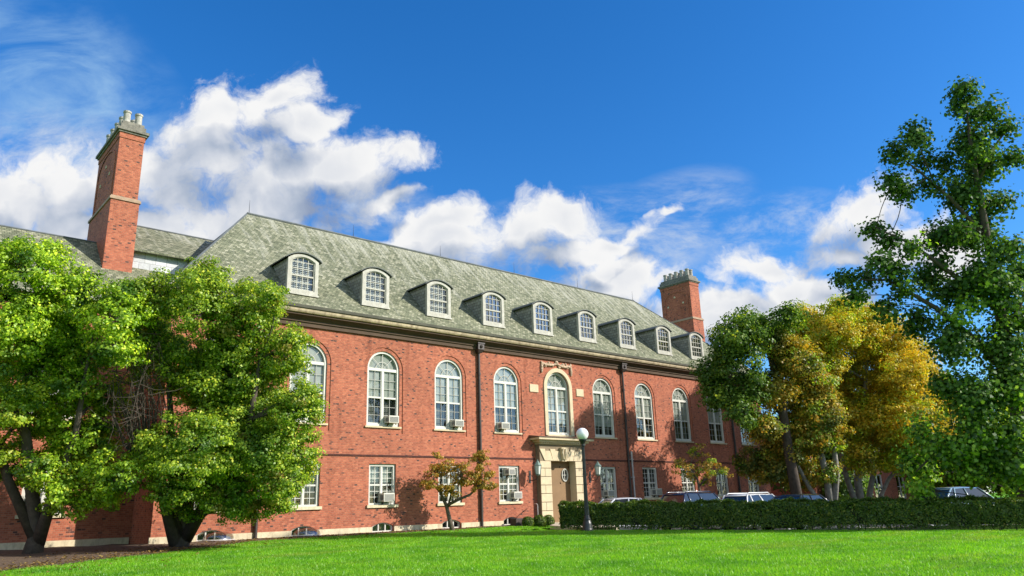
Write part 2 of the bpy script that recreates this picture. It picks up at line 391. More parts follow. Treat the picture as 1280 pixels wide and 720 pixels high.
# ------------------------------------------------------------------ the brick building
XL, XR, YB = 8.6, 49.2, 11.0
X0, BAY = 17.9587, 3.6505
WX = lambda i: X0+BAY*i
BLD = empty('brick_building', (8.6, 0, 0), 'long red brick hall with green slate hipped roof, dormers, arched windows and two tall chimneys', 'building')
AR = dict(hw=.84, zb=4.5, zs=7.05)      # arched window
GR = dict(hw=.68, zb=1.15, zt=2.87)     # ground floor window
BS = dict(hw=.52, zb=.03, zs=.27, rise=.14)
DOOR = (27.82, 29.62, 3.11)
RING = .17                              # recessed brick surround round each arched window
def hole_band(m, x0, x1, z0, z1, out, y=0.0):
    """wall face x0..x1, z0..z1 on plane y with one opening; out = outline() points"""
    bl, brt = out[0], out[1]; top = out[2:]         # top runs right to left
    q = lambda a, b, c, d: m.quad((a[0], y, a[1]), (b[0], y, b[1]), (c[0], y, c[1]), (d[0], y, d[1]))
    if bl[1] > z0+1e-6: q((x0, z0), (x1, z0), (x1, bl[1]), (x0, bl[1]))
    q((x0, bl[1]), bl, top[-1], (x0, top[-1][1])); q(brt, (x1, brt[1]), (x1, top[0][1]), top[0])
    q((x0, top[-1][1]), top[-1], (top[-1][0], z1), (x0, z1)); q(top[0], (x1, top[0][1]), (x1, z1), (top[0][0], z1))
    for a, b in zip(top[:-1], top[1:]): q(b, a, (a[0], z1), (b[0], z1))
def reveal(m, out, y0, y1):
    n = len(out)
    for i in range(n):
        a, b = out[i], out[(i+1) % n]
        m.quad((a[0], y0, a[1]), (a[0], y1, a[1]), (b[0], y1, b[1]), (b[0], y0, b[1]))
def plane(m, x0, x1, z0, z1, y=0.): m.quad((x0, y, z0), (x1, y, z0), (x1, y, z1), (x0, y, z1))
def bay_wall(m, i, x0, x1, y=0., door=False, base=True):
    cx = WX(i) if not isinstance(i, tuple) else i[0]
    ZT = 9.0
    # upper band
    o1 = outline(AR['hw']+RING, AR['zb']-.30, AR['zs'], AR['hw']+RING, cx=cx); o2 = outline(AR['hw'], AR['zb'], AR['zs'], AR['hw'], cx=cx)
    hole_band(m, x0, x1, 3.2, ZT, o1, y); reveal(m, o1, y, y+.035)
    n = len(o1)
    for k in range(n):
        a, b, c, d = o1[k], o1[(k+1) % n], o2[(k+1) % n], o2[k]
        m.quad((a[0], y+.035, a[1]), (b[0], y+.035, b[1]), (c[0], y+.035, c[1]), (d[0], y+.035, d[1]))
    reveal(m, o2, y+.035, y+.30)
    if door:
        o = outline((DOOR[1]-DOOR[0])/2, .02, DOOR[2], cx=(DOOR[0]+DOOR[1])/2)
        hole_band(m, x0, x1, -.75, 3.2, o, y); return
    o = outline(GR['hw'], GR['zb'], GR['zt'], cx=cx); hole_band(m, x0, x1, .75, 3.2, o, y); reveal(m, o, y, y+.28)
    if base:
        o = outline(BS['hw'], BS['zb'], BS['zs'], BS['rise'], 8, cx=cx+.05); hole_band(m, x0, x1, -.75, .75, o, y); reveal(m, o, y, y+.22)
    else: plane(m, x0, x1, -.75, .75, y)
w = MB(); xs = [XL]+[WX(i)-BAY/2 for i in range(-1, 9)]+[XR]
for i in range(-2, 9): bay_wall(w, i, xs[i+2], xs[i+3], door=(i == 3), base=(i < 5))
w.quad((XL, YB, -.75), (XL, 0, -.75), (XL, 0, 9), (XL, YB, 9)); w.quad((XR, 0, -.75), (XR, YB, -.75), (XR, YB, 9), (XR, 0, 9))
w.quad((XR, YB, -.75), (XL, YB, -.75), (XL, YB, 9), (XR, YB, 9))
w.build('wall', M['brick'], BLD)
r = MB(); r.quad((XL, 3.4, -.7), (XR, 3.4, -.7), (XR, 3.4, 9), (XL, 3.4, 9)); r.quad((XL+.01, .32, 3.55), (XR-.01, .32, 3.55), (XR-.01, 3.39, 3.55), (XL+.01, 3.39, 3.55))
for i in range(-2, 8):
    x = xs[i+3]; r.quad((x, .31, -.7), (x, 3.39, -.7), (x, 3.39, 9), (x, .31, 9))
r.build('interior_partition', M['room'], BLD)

# plinth, broken by the basement windows and the doorway
p = MB(); x = XL-.05
for i in range(-2, 5):
    a, b = (26.98, 30.46) if i == 3 else (WX(i)+.05-BS['hw']-.03, WX(i)+.05+BS['hw']+.03)
    p.box(x, a, -.05, .03, -.75, .25); x = b
p.box(x, XR+.05, -.05, .03, -.75, .25); p.build('plinth', M['stone'], BLD)
s = MB(); s.box(XL, 27.0, -.028, .02, 3.18, 3.255); s.box(30.5, XR, -.03, .02, 3.18, 3.255); s.build('string_course', M['brick_band'], BLD)
# cornice and gutter round front and ends
path_ = [(XL, YB), (XL, 0), (XR, 0), (XR, YB)]
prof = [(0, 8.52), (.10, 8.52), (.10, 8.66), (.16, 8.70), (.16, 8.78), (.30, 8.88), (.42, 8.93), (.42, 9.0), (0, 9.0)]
MB().sweep([(-a, z) for a, z in prof][::-1], path_[::-1]).build('cornice_soffit', plain('shaded_wood_soffit', (.085, .055, .035), .85, .2, 2), BLD)  # brown soffit, its colour darkened to carry the shadow under the eaves
prof = [(0, 9.004), (.46, 9.004), (.50, 9.02), (.54, 9.08), (.56, 9.16), (0, 9.16)]
MB().sweep([(-a, z) for a, z in prof][::-1], path_[::-1]).build('cornice', M['cornice'], BLD)
g = MB(); prof = [(.40, 9.164), (.57, 9.164), (.61, 9.20), (.62, 9.31), (.40, 9.31)]
g.sweep([(-a, z) for a, z in prof][::-1], path_[::-1]); g.build('gutter', M['gutter'], BLD)

# roof
YR, ZR, ZE, YE = 5.5, 15.30, 9.22, -.45
TAN = (ZR-ZE)/(YR-YE)
RX0, RX1, EX0, EX1, EYB = 13.3, 42.7, XL-.47, XR+.47, 11.45
A, B, Cc, Dd = (EX0, YE, ZE), (EX1, YE, ZE), (EX1, EYB, ZE), (EX0, EYB, ZE)
E1, E2 = (RX0, YR, ZR), (RX1, YR, ZR)
roof_z = lambda y: ZE+TAN*(y-YE)
rf = MB(); rf.quad(A, B, E2, E1); rf.quad(Cc, Dd, E1, E2); rf.poly([Dd, A, E1]); rf.poly([B, Cc, E2])
ROOF = rf.build('roof', M['slate'], BLD)
rc = MB(); rc.tube([(RX0, YR, ZR+.02), (RX1, YR, ZR+.02)], .07, 6)
for q, e in ((A, E1), (B, E2)): rc.tube([q, e], .045, 6)
rc.build('ridge_cap', plain('lead_ridge', (.11, .12, .12), .6, .2, 3), ROOF)
for x in np.linspace(RX0+.1, RX1-.1, 6):
    MB().tube([(x, YR, ZR), (x, YR, ZR+.25), (x, YR, ZR+.75)], [.022, .012, .006], 5).build('lightning_rod', M['iron'], ROOF)

# dormers ----------------------------------------------------------
DY = .29; DZ0 = roof_z(DY)+.04; HW = .72
def dormer_meshes():
    zs = 1.56; rise = .26; d = {}
    o = outline(HW, 0, zs, rise, 12)
    R_ = (HW**2+rise**2)/(2*rise)
    back = lambda z: (z+DZ0-ZE)/TAN+YE-DY                # where height z meets the slope
    d['cheeks'] = []
    for sx in (-1, 1):
        x = sx*(HW-.02); m = MB()
        tri = [(x, .06, .02), (x, back(zs), zs), (x, .06, zs)]
        m.poly(tri if sx > 0 else tri[::-1]); d['cheeks'].append(m.mesh('cheek', M['slate_side']))
    m = MB(); ov = .13                                   # barrel roof
    pts = outline(HW+ov, 0, zs-.02, rise+.05, 12)[2:]; th = .05
    for (a, b) in zip(pts[:-1], pts[1:]):
        f = -.12
        m.quad((a[0], f, a[1]+th), (b[0], f, b[1]+th), (b[0], back(b[1])+.1, b[1]+th), (a[0], back(a[1])+.1, a[1]+th))
        m.quad((a[0], f, a[1]), (b[0], f, b[1]), (b[0], f, b[1]+th), (a[0], f, a[1]+th))
        m.quad((a[0], f, a[1]), (a[0], back(a[1]), a[1]), (b[0], back(b[1]), b[1]), (b[0], f, b[1]))
    for e in (pts[0], pts[-1]): m.quad((e[0], -.12, e[1]), (e[0], back(e[1])+.1, e[1]), (e[0], back(e[1])+.1, e[1]+th), (e[0], -.12, e[1]+th))
    d['roof'] = m.mesh('dormer_roof', plain('dark_lead_roofing', (.085, .095, .085), .65, .25, 3))
    m = MB(); inn = outline(HW-.16, .17, zs-.06, rise*.75, 12); m.ring(o, inn, -.05, .1)
    inn2 = outline(HW-.21, .22, zs-.08, rise*.7, 12); m.ring(inn, inn2, -.01, .1)
    d['frame'] = m.mesh('dormer', M['cream_paint'])
    m = MB(); m.box(-HW-.03, HW+.03, -.09, .06, -.05, .03); d['sill'] = m.mesh('sill', M['cream_paint'])
    m = MB(); iw = HW-.21
    for x in (-iw/2, 0, iw/2): m.box(x-.014, x+.014, .02, .05, .22, zs+.1-abs(x)*.18)
    for z in (.52, 1.16, 1.46): m.box(-iw, iw, .022, .048, z-.015, z+.015)
    m.box(-iw, iw, .0, .055, .80, .87); d['bar'] = m.mesh('glazing_bar', M['cream_paint'])
    d['pane'] = MB().fill(outline(iw+.02, .2, zs-.08, rise*.7, 12), .06).mesh('pane', M['glass_sky'])
    d['pane2'] = MB().fill(outline(iw+.02, .2, zs-.08, rise*.7, 12), .06).mesh('pane', M['glass'])
    m = MB()
    for k in range(17):
        z = .25+k*.085; m.quad((-iw, .13, z), (iw, .13, z), (iw, .165, z+.055), (-iw, .165, z+.055))
    d['blind'] = m.mesh('slatted_blind', M['shutter'])
    d['dark'] = MB().fill(outline(iw+.04, .15, zs-.06, rise*.7, 12), .22).mesh('curtain', M['room'])  # dark backing sheet, interior shade put into its colour
    return d
D = dormer_meshes()
for i in range(-1, 8):
    o = link(D['frame'], BLD, 'dormer', (WX(i)-.35*0-8.6, DY, DZ0))
    o.location.x = [13.95, 17.6, 21.2, 24.72, 28.28, 31.83, 35.38, 38.98, 42.53][i+1]-8.6
    for k in ('roof', 'sill', 'bar'): link(D[k], o)
    for c_ in D['cheeks']: link(c_, o)
    link(D['pane2' if i < 2 else 'pane'], o)
    link(D['dark'], o)
    if i < 2: link(D['blind'], o)

# windows ------------------------------------------------------------
def arch_meshes():
    d = {}; hw, zb, zs = AR['hw'], 0, AR['zs']-AR['zb']
    o = outline(hw, zb, zs, hw, 24); i1 = outline(hw-.10, zb+.10, zs, hw-.10, 24)
    m = MB(); m.ring(o, i1, -.01, .12)
    m.box(-hw+.1, hw-.1, .012, .10, zs-.075, zs+.055); m.box(-.05, .05, .016, .10, .10, zs-.075)
    d['frame'] = m.mesh('arched_window', M['white'])
    m = MB(); mu = MB()
    r1 = hw-.10
    for a in (45, 90, 135):
        c, s_ = math.cos(math.radians(a)), math.sin(math.radians(a)); w_ = .018
        nx, nz = -s_*w_, c*w_
        p = [(c*.0+nx, zs+.05), (c*r1+nx, zs+s_*r1+nz), (c*r1-nx, zs+s_*r1-nz), (-nx, zs+.05)]
        mu.poly([(q[0], .05, q[1]) for q in p]); 
    K = 16
    for k in range(K):
        a, b = math.pi*k/K, math.pi*(k+1)/K
        mu.quad((math.cos(a)*.34, .048, zs+math.sin(a)*.34), (math.cos(a)*.375, .048, zs+math.sin(a)*.375), (math.cos(b)*.375, .048, zs+math.sin(b)*.375), (math.cos(b)*.34, .048, zs+math.sin(b)*.34))
    for sx in (-1, 1):
        xa, xb = (.05, hw-.10) if sx > 0 else (-hw+.10, -.05)
        m.box(xa, xb, .03, .085, 1.24, 1.315)
        mu.box((xa+xb)/2-.009, (xa+xb)/2+.009, .046, .075, .10, 1.24); mu.box((xa+xb)/2-.009, (xa+xb)/2+.009, .046, .075, 1.315, zs-.075)
        for z in (.50, .87, 1.68, 2.06): mu.box(xa, xb, .05, .07, z-.009, z+.009)
        for x in (xa, xb-.035): m.box(x, x+.035, .04, .09, .10, zs-.075)
        m.box(xa, xb, .041, .09, .10, .16)
    d['bar'] = m.mesh('sash', M['white']); d['mun'] = mu.mesh('glazing_bar', M['muntin'])
    d['pane'] = MB().fill(outline(hw-.08, .08, zs, hw-.08, 24), .08).mesh('pane', M['glass'])
    d['sill'] = MB().box(-hw-.09, hw+.09, -.14, .06, -.075, 0).mesh('sill', M['cream_stone'])
    for nm, z in (('half', 1.27), ('full', .62)):
        m = MB(); m.fill(outline(hw-.06, z, zs, hw-.06, 24), .115); d[nm] = m.mesh('roller_blind', M['blind'])
    m = MB()
    for sx in (-1, 1):
        n = 10
        for k in range(n):
            xa = .06+(hw-.1)*k/n; xb = .06+(hw-.1)*(k+1)/n
            ya, yb = .30+.03*(k % 2), .30+.03*((k+1) % 2)
            m.quad((sx*xa, ya, .05), (sx*xb, yb, .05), (sx*xb, yb, 1.4), (sx*xa, ya, 1.4))
    d['curtain'] = m.mesh('curtain', M['curtain'])
    return d
AM = arch_meshes()
for i in range(-2, 9):
    o = link(AM['frame'], BLD, 'arched_window', (WX(i)-8.6, .10, AR['zb']))
    for k in ('bar', 'mun', 'pane', 'sill'): link(AM[k], o)
    link(AM['full' if i in (3, 4) else 'half'], o)
    if i in (-2, -1, 0, 1, 2, 3, 4, 6): link(AM['curtain'], o)
def ground_meshes():
    d = {}; hw, H = GR['hw'], GR['zt']-GR['zb']
    m = MB(); o = outline(hw, 0, H); i1 = outline(hw-.10, .08, H-.10); m.ring(o, i1, -.01, .12); m.box(-.045, .045, .012, .1, .08, H-.10)
    d['frame'] = m.mesh('ground_floor_window', M['white'])
    m = MB()
    for xa, xb in ((-hw+.10, -.045), (.045, hw-.10)):
        m.box(xa, xb, .03, .085, .80, .87); xm = (xa+xb)/2; m.box(xm-.012, xm+.012, .046, .075, .08, .80); m.box(xm-.012, xm+.012, .046, .075, .87, H-.10)
        for z in (.33, .57, 1.12, 1.37): m.box(xa, xb, .05, .07, z-.011, z+.011)
        for x in (xa, xb-.03): m.box(x, x+.03, .04, .09, .08, H-.10)
    d['bar'] = m.mesh('glazing_bar', M['white'])
    d['pane'] = MB().fill(outline(hw-.08, .06, H-.08), .08).mesh('pane', M['glass'])
    d['sill'] = MB().box(-hw-.10, hw+.10, -.17, .06, -.12, 0).mesh('sill', M['stone'])
    m = MB()
    for sx in (-1, 1):
        n = 8
        for k in range(n):
            xa = .30+(hw-.32)*k/n; xb = .30+(hw-.32)*(k+1)/n; ya, yb = .24+.04*(k % 2), .24+.04*((k+1) % 2)
            m.quad((sx*xa, ya, .05), (sx*xb, yb, .05), (sx*xb, yb, H), (sx*xa, ya, H))
    d['curtain'] = m.mesh('curtain', M['curtain'])
    d['blind'] = MB().fill(outline(hw-.06, .95, H), .17).mesh('roller_blind', M['blind'])
    return d
GM = ground_meshes()
for i in [k for k in range(-2, 9) if k != 3]:
    o = link(GM['frame'], BLD, 'ground_floor_window', (WX(i)-8.6, .09, GR['zb']))
    for k in ('bar', 'pane', 'sill', 'curtain'): link(GM[k], o)
    if i in (0, 4, 6): link(GM['blind'], o)
def base_meshes():
    d = {}; hw, H, rise = BS['hw'], BS['zs']-BS['zb'], BS['rise']
    m = MB(); m.ring(outline(hw, 0, H, rise, 8), outline(hw-.06, .05, H-.02, rise*.85, 8), 0, .1)
    for x in (-.17, .17): m.box(x-.025, x+.025, .01, .08, .05, H+rise*.55)
    d['frame'] = m.mesh('basement_window', M['white'])
    d['pane'] = MB().fill(outline(hw-.05, .04, H-.01, rise*.85, 8), .06).mesh('pane', M['glass'])
    d['dark'] = MB().fill(outline(hw-.02, .0, H+.02, rise*.85, 8), .35).mesh('dark_backing', M['room'])  # flat dark sheet standing in for the shade inside the basement
    return d
BM = base_meshes()
for i in [k for k in range(-2, 5) if k != 3]:
    o = link(BM['frame'], BLD, 'basement_window', (WX(i)+.05-8.6, .08, BS['zb']))
    link(BM['pane'], o); link(BM['dark'], o)

# stone surround, plaques and carved swag above the doorway window
m = MB(); cx = WX(3)
oo = outline(AR['hw']+.22, 4.46, AR['zs'], AR['hw']+.22, 24, cx); ii = outline(AR['hw']+.004, 4.46, AR['zs'], AR['hw']+.004, 24, cx)
n = len(oo)
for k in range(1, n):                       # no member along the bottom
    a, b, c, d_ = oo[k], oo[(k+1) % n], ii[(k+1) % n], ii[k]
    m.quad((a[0], -.06, a[1]), (b[0], -.06, b[1]), (c[0], -.06, c[1]), (d_[0], -.06, d_[1]))
    m.quad((a[0], -.06, a[1]), (a[0], .05, a[1]), (b[0], .05, b[1]), (b[0], -.06, b[1])); m.quad((d_[0], -.06, d_[1]), (c[0], -.06, c[1]), (c[0], .12, c[1]), (d_[0], .12, d_[1]))
m.build('stone_arch_surround', M['cream_stone'], BLD)
for xa, xb in ((26.83, 27.44), (30.33, 30.90)):
    MB().bevbox(xa, xb, -.045, .02, 6.68, 7.09, .012).build('stone_plaque', M['cream_stone'], BLD)
m = MB(); rr = random.Random(3)
def festoon(xa, xb, za, zb, sag, n=15):
    for k in range(n):
        t = k/(n-1); x = xa+(xb-xa)*t; z = za+(zb-za)*t-sag*4*t*(1-t)
        r_ = .045+.035*math.sin(math.pi*t)+.012*rr.random()
        m.lathe(x, -.05, [(0, z-r_), (r_*.8, z-r_*.55), (r_, z), (r_*.8, z+r_*.55), (0, z+r_)], 7)
festoon(27.72, 28.86, 8.36, 8.36, .13); festoon(28.86, 29.98, 8.36, 8.36, .13)
festoon(27.76, 27.73, 8.34, 7.80, 0, 8); festoon(29.95, 29.98, 8.34, 7.80, 0, 8); festoon(28.80, 28.94, 8.42, 8.36, -.05, 6)
for k in range(70):
    x = rr.uniform(27.72, 29.98); t = abs((x-28.85)/1.13); z = 8.40-.22*math.sin(math.pi*min(1, abs(t*2-1)))*rr.random()-.05+rr.uniform(-.07, .07); q = rr.uniform(.03, .065)
    m.lathe(x, -.04-rr.random()*.04, [(0, z-q), (q*.8, z-q*.5), (q, z), (q*.7, z+q*.6), (0, z+q)], 6)
m.build('carved_swag', plain('weathered_carved_stone', (.50, .36, .25), .85, .35, 9), BLD, smooth=True)

# downpipes
for x in (12.35, 23.38, 34.25, 45.25):
    m = MB(); m.tube([(x, -.10, 8.45), (x, -.10, -.1 if x < 30 else -.5)], .065, 10)
    for z in (1.5, 3.5, 5.5, 7.3): m.tube([(x, -.10, z-.06), (x, -.10, z+.06)], .085, 10)
    o = m.build('downpipe', M['pipe'], BLD, smooth=False)
    h = MB()
    h.add([(x-.12, -.22, 8.36), (x+.12, -.22, 8.36), (x+.12, -.01, 8.36), (x-.12, -.01, 8.36), (x-.19, -.32, 8.52), (x+.19, -.32, 8.52), (x+.19, -.01, 8.52), (x-.19, -.01, 8.52),
           (x-.19, -.32, 8.80), (x+.19, -.32, 8.80), (x+.19, -.01, 8.80), (x-.19, -.01, 8.80)],
          [(0, 3, 2, 1), (0, 1, 5, 4), (1, 2, 6, 5), (2, 3, 7, 6), (3, 0, 4, 7), (4, 5, 9, 8), (5, 6, 10, 9), (6, 7, 11, 10), (7, 4, 8, 11), (8, 9, 10, 11)])
    h.box(x-.22, x+.22, -.35, -.008, 8.80, 8.86); h.lathe(x, -.33, [(0, 8.56), (.06, 8.60), (.085, 8.66), (.06, 8.72), (0, 8.76)], 8)
    h.build('hopper', M['pipe'], o)
m = MB(); x = 34.55; m.tube([(x, -.09, 3.75), (x+.02, -.09, 2.2), (x+.02, -.09, -.5)], .055, 8)
for z in (1.0, 2.3, 3.3): m.box(x-.09, x+.09, -.15, -.0, z-.03, z+.03)
m.build('conduit', M['conduit'], BLD)

# chimneys
def chimney(x0, x1, y0, y1, zb, zband, zt, pots):
    cx, cy = (x0+x1)/2, (y0+y1)/2
    m = MB(); m.box(x0-.07, x1+.07, y0-.07, y1+.07, zb, zband); m.box(x0, x1, y0, y1, zband, zt-.75)
    m.box(x0-.03, x1+.03, y0-.03, y1+.03, zt-.75, zt-.5)
    # blind arch framing on the long face
    xa = x0-.035
    m.box(xa, x0-.002, y0+.25, y0+.40, zband+.3, zt-1.7); m.box(xa, x0-.002, y1-.40, y1-.25, zband+.3, zt-1.7)
    K = 12; ra = (y1-y0)/2-.25; rb = ra-.15
    for k in range(K):
        a, b = math.pi*k/K, math.pi*(k+1)/K
        P_ = lambda r_, t, xx: (xx, cy+math.cos(t)*r_, zt-1.7+math.sin(t)*r_*.55)
        m.quad(P_(ra, a, xa), P_(ra, b, xa), P_(rb, b, xa), P_(rb, a, xa)); m.quad(P_(ra, a, xa), P_(ra, a, x0-.002), P_(ra, b, x0-.002), P_(ra, b, xa))
    o = m.build('chimney', M['brick'], BLD)
    b = MB(); b.box(x0-.12, x1+.12, y0-.12, y1+.12, zband, zband+.11); b.box(x0-.08, x1+.08, y0-.08, y1+.08, zband+.112, zband+.17); b.build('stone_band', plain('weathered_brown_stone', (.36, .25, .17), .85, .2, 4), o)
    c = MB(); c.box(x0-.08, x1+.08, y0-.08, y1+.08, zt-.5, zt-.42); c.box(x0-.15, x1+.15, y0-.15, y1+.15, zt-.418, zt-.30); c.box(x0-.02, x1+.02, y0-.02, y1+.02, zt-.298, zt-.06)
    c.box(x0+.05, x1-.05, y0+.05, y1-.05, zt-.058, zt+.1); c.build('cap', plain('sooty_chimney_cap', (.21, .195, .16), .85, .3, 3, dirt=(.09, .085, .075)), o)
    t = MB()
    for yy, zz in ((cy-.7, zt-2.1), (cy+.1, zt-1.5), (cy+.8, zt-2.2)): t.box(x0-.028, x0+.01, yy-.07, yy+.07, zz-.07, zz+.07)
    t.build('anchor_stone', M['stone'], o)
    for k in range(pots):
        yy = y0+.35+(y1-y0-.7)*k/(pots-1)
        for xx in (cx-.24, cx+.24):
            q = MB(); q.lathe(xx, yy, [(.19, zt+.1), (.19, zt+.15), (.155, zt+.17), (.145, zt+.60), (.172, zt+.62), (.172, zt+.70), (.125, zt+.70), (.12, zt+.45), (0, zt+.45)], 14)
            q.build('chimney_pot', M['clay'], o, smooth=False)
chimney(6.93, 7.92, 4.0, 7.55, 9.0, 13.98, 17.65, 5)
chimney(49.22, 50.42, 5.0, 7.9, -.7, 14.75, 18.35, 5)

# left wing, set back, with a pale shed dormer beside the chimney
WL = -16.0; WY = 2.4
w = MB(); cols = [2.0, 5.6]; xs2 = [WL, 3.8, XL]
for c_, a, b in zip(cols, (.2, 3.8), (3.8, XL-.002)): bay_wall(w, (c_,), a, b, y=WY, base=False)
plane(w, WL, .2, -.75, 9.0, WY)
w.quad((WL, 9, -.75), (WL, WY, -.75), (WL, WY, 9), (WL, 9, 9)); w.quad((XL, 9, -.75), (WL, 9, -.75), (WL, 9, 9), (XL, 9, 9)); w.poly([(WL, 9, 9), (WL, WY, 9), (WL, 5.7, 12.1)])
w.build('wing_wall', M['brick'], BLD)
for c_ in cols:
    o = link(AM['frame'], BLD, 'arched_window', (c_-8.6, WY+.10, AR['zb']))
    for k in ('bar', 'mun', 'pane', 'sill', 'half', 'curtain'): link(AM[k], o)
    o = link(GM['frame'], BLD, 'ground_floor_window', (c_-8.6, WY+.09, GR['zb']))
    for k in ('bar', 'pane', 'sill', 'curtain'): link(GM[k], o)
MB().box(WL, XL-.06, WY-.05, WY+.03, -.75, .25).build('wing_plinth', M['stone'], BLD)
prof = [(0, 8.6), (.1, 8.6), (.16, 8.78), (.40, 8.93), (.46, 9.0), (.5, 9.1), (0, 9.1)]
MB().sweep([(-a, z) for a, z in prof], [(WL, WY), (XL-.5, WY)]).build('wing_cornice', M['cornice'], BLD)
TW = .95; wz = lambda y: 10.93+TW*(y-4.0); YRW = 5.6
rf = MB(); ya = WY-.5
rf.quad((WL-.3, ya, wz(ya)), (10.5, ya, wz(ya)), (10.5, YRW, wz(YRW)), (WL-.3, YRW, wz(YRW)))
rf.quad((10.5, 2*YRW-ya, wz(ya)), (WL-.3, 2*YRW-ya, wz(ya)), (WL-.3, YRW, wz(YRW)), (10.5, YRW, wz(YRW)))
WR = rf.build('wing_roof', M['slate'], BLD)
MB().tube([(WL-.3, YRW, wz(YRW)), (10.5, YRW, wz(YRW))], .05, 6).build('ridge_cap', bpy.data.materials['lead_ridge'], WR)
m = MB(); y0, yb_ = 4.3, 7.4; z0, z1 = wz(4.3)-.2, 12.10; zr = 14.15
m.quad((7.4, y0, z0), (11.9, y0, z0), (11.9, y0, z1), (7.4, y0, z1)); m.poly([(7.4, y0, z0), (7.4, y0, z1), (7.4, yb_, zr-.1), (7.4, yb_+2, z0)])
o = m.build('shed_dormer', M['pale_slate'], BLD)
m = MB(); k = (zr-z1)/(yb_-y0)
m.quad((7.3, y0-.3, z1+.06-.3*k), (12.6, y0-.3, z1+.06-.3*k), (13.0, yb_, zr+.06), (7.3, yb_, zr+.06)); m.quad((13.0, yb_+3.2, z1-.2), (7.3, yb_+3.2, z1-.2), (7.3, yb_, zr+.06), (13.0, yb_, zr+.06))
m.quad((7.3, y0-.3, z1-.02-.3*k), (7.3, y0-.3, z1+.06-.3*k), (12.6, y0-.3, z1+.06-.3*k), (12.6, y0-.3, z1-.02-.3*k)); m.quad((7.3, y0-.3, z1-.02-.3*k), (12.6, y0-.3, z1-.02-.3*k), (12.6, y0, z1-.02), (7.3, y0, z1-.02))
q = m.build('shed_roof', M['slate'], o)
MB().tube([(7.3, yb_, zr+.08), (13.0, yb_, zr+.08)], .05, 6).build('ridge_cap', bpy.data.materials['lead_ridge'], q)

# entrance portal
PX0, PX1, PY = 27.06, 30.40, -.35
pm = MB(); pm.mi = 1; JW = DOOR[0]-PX0; zd = DOOR[2]
for a, b in ((PX0, DOOR[0]), (DOOR[1], PX1)):
    pm.box(a+.03, b-(.0 if b == DOOR[0] else .03), PY+.05, -.002, -.2, zd)
    pm.mi = 0
    z = -.2; k = 0
    while z < zd-.05:                       # rusticated ashlar blocks
        h = min(.42, zd-z)
        if k % 2: pm.bevbox(a, b, PY, PY+.052, z+.013, z+h-.013, .012)
        else:
            s_ = a+(b-a)*(.42 if a == PX0 else .58)
            pm.bevbox(a, s_-.010, PY, PY+.052, z+.013, z+h-.013, .012); pm.bevbox(s_+.010, b, PY, PY+.052, z+.013, z+h-.013, .012)
        z += h; k += 1
    pm.mi = 1
pm.box(PX0+.03, PX1-.03, PY+.05, -.002, zd+.002, 3.95)
pm.mi = 0
n = 9                                        # flat-arch voussoirs
for k in range(n):
    if k == 4: continue
    xa = PX0+(PX1-PX0)*k/n; xb = PX0+(PX1-PX0)*(k+1)/n; cxm = (PX0+PX1)/2; t = .80
    lo = lambda x: cxm+(x-cxm)*t
    st = .10*(k % 2)
    pts = [(max(lo(xa), PX0)+.008, zd+.012), (min(lo(xb), PX1)-.008, zd+.012), (xb-.008, 3.72-st), (xa+.008, 3.72-st)]
    f = [(x, PY, z) for x, z in pts]; bk = [(x, PY+.055, z) for x, z in pts]
    pm.add(f+bk, [(0, 1, 2, 3), (0, 4, 5, 1), (1, 5, 6, 2), (2, 6, 7, 3), (3, 7, 4, 0)])
PORT = pm.build('entrance_portal', [M['cream_stone'], M['joint']], BLD)
k_ = MB(); cxm = (PX0+PX1)/2
k_.add([(cxm-.15, PY-.10, zd-.02), (cxm+.15, PY-.10, zd-.02), (cxm+.22, PY-.14, 3.80), (cxm-.22, PY-.14, 3.80), (cxm-.15, PY+.06, zd-.02), (cxm+.15, PY+.06, zd-.02), (cxm+.22, PY+.06, 3.80), (cxm-.22, PY+.06, 3.80)],
       [(0, 1, 2, 3), (0, 4, 5, 1), (1, 5, 6, 2), (2, 6, 7, 3), (3, 7, 4, 0)])
for sx in (-1, 1): k_.tube([(cxm+sx*.10, PY-.13, 3.2), (cxm+sx*.2, PY-.17, 3.5), (cxm+sx*.14, PY-.2, 3.75)], [.05, .07, .04], 7)
k_.tube([(cxm, PY-.13, 3.15), (cxm, PY-.20, 3.45), (cxm, PY-.22, 3.72)], [.05, .10, .07], 8)
k_.build('carved_keystone', M['cream_stone'], PORT)
h = MB(); h.box(PX0-.02, PX1+.02, PY-.04, -.002, 3.953, 4.05)
for k in range(22):
    x = PX0+.03+k*(PX1-PX0-.14)/21; h.box(x, x+.08, PY-.13, PY-.042, 3.98, 4.048)
h.box(PX0-.16, PX1+.16, PY-.18, -.003, 4.053, 4.16); h.box(PX0-.36, PX1+.36, PY-.38, -.004, 4.163, 4.27)
h.build('hood', M['cream_stone'], PORT)
MB().add([(PX0-.40, PY-.42, 4.273), (PX1+.40, PY-.42, 4.273), (PX1+.40, 0, 4.273), (PX0-.40, 0, 4.273), (PX0-.40, PY-.42, 4.30), (PX1+.40, PY-.42, 4.30), (PX1+.40, -.003, 4.42), (PX0-.40, -.003, 4.42)],
         [(0, 1, 5, 4), (4, 5, 6, 7), (0, 4, 7, 3), (1, 2, 6, 5), (0, 3, 2, 1)]).build('hood_flashing', plain('brown_copper_flashing', (.12, .075, .05), .6, .25, 3), PORT)
rv = MB(); yb2 = .14
rv.quad((DOOR[0], PY+.05, -.05), (DOOR[0], yb2, -.05), (DOOR[0], yb2, zd), (DOOR[0], PY+.05, zd)); rv.quad((DOOR[1], yb2, -.05), (DOOR[1], PY+.05, -.05), (DOOR[1], PY+.05, zd), (DOOR[1], yb2, zd))
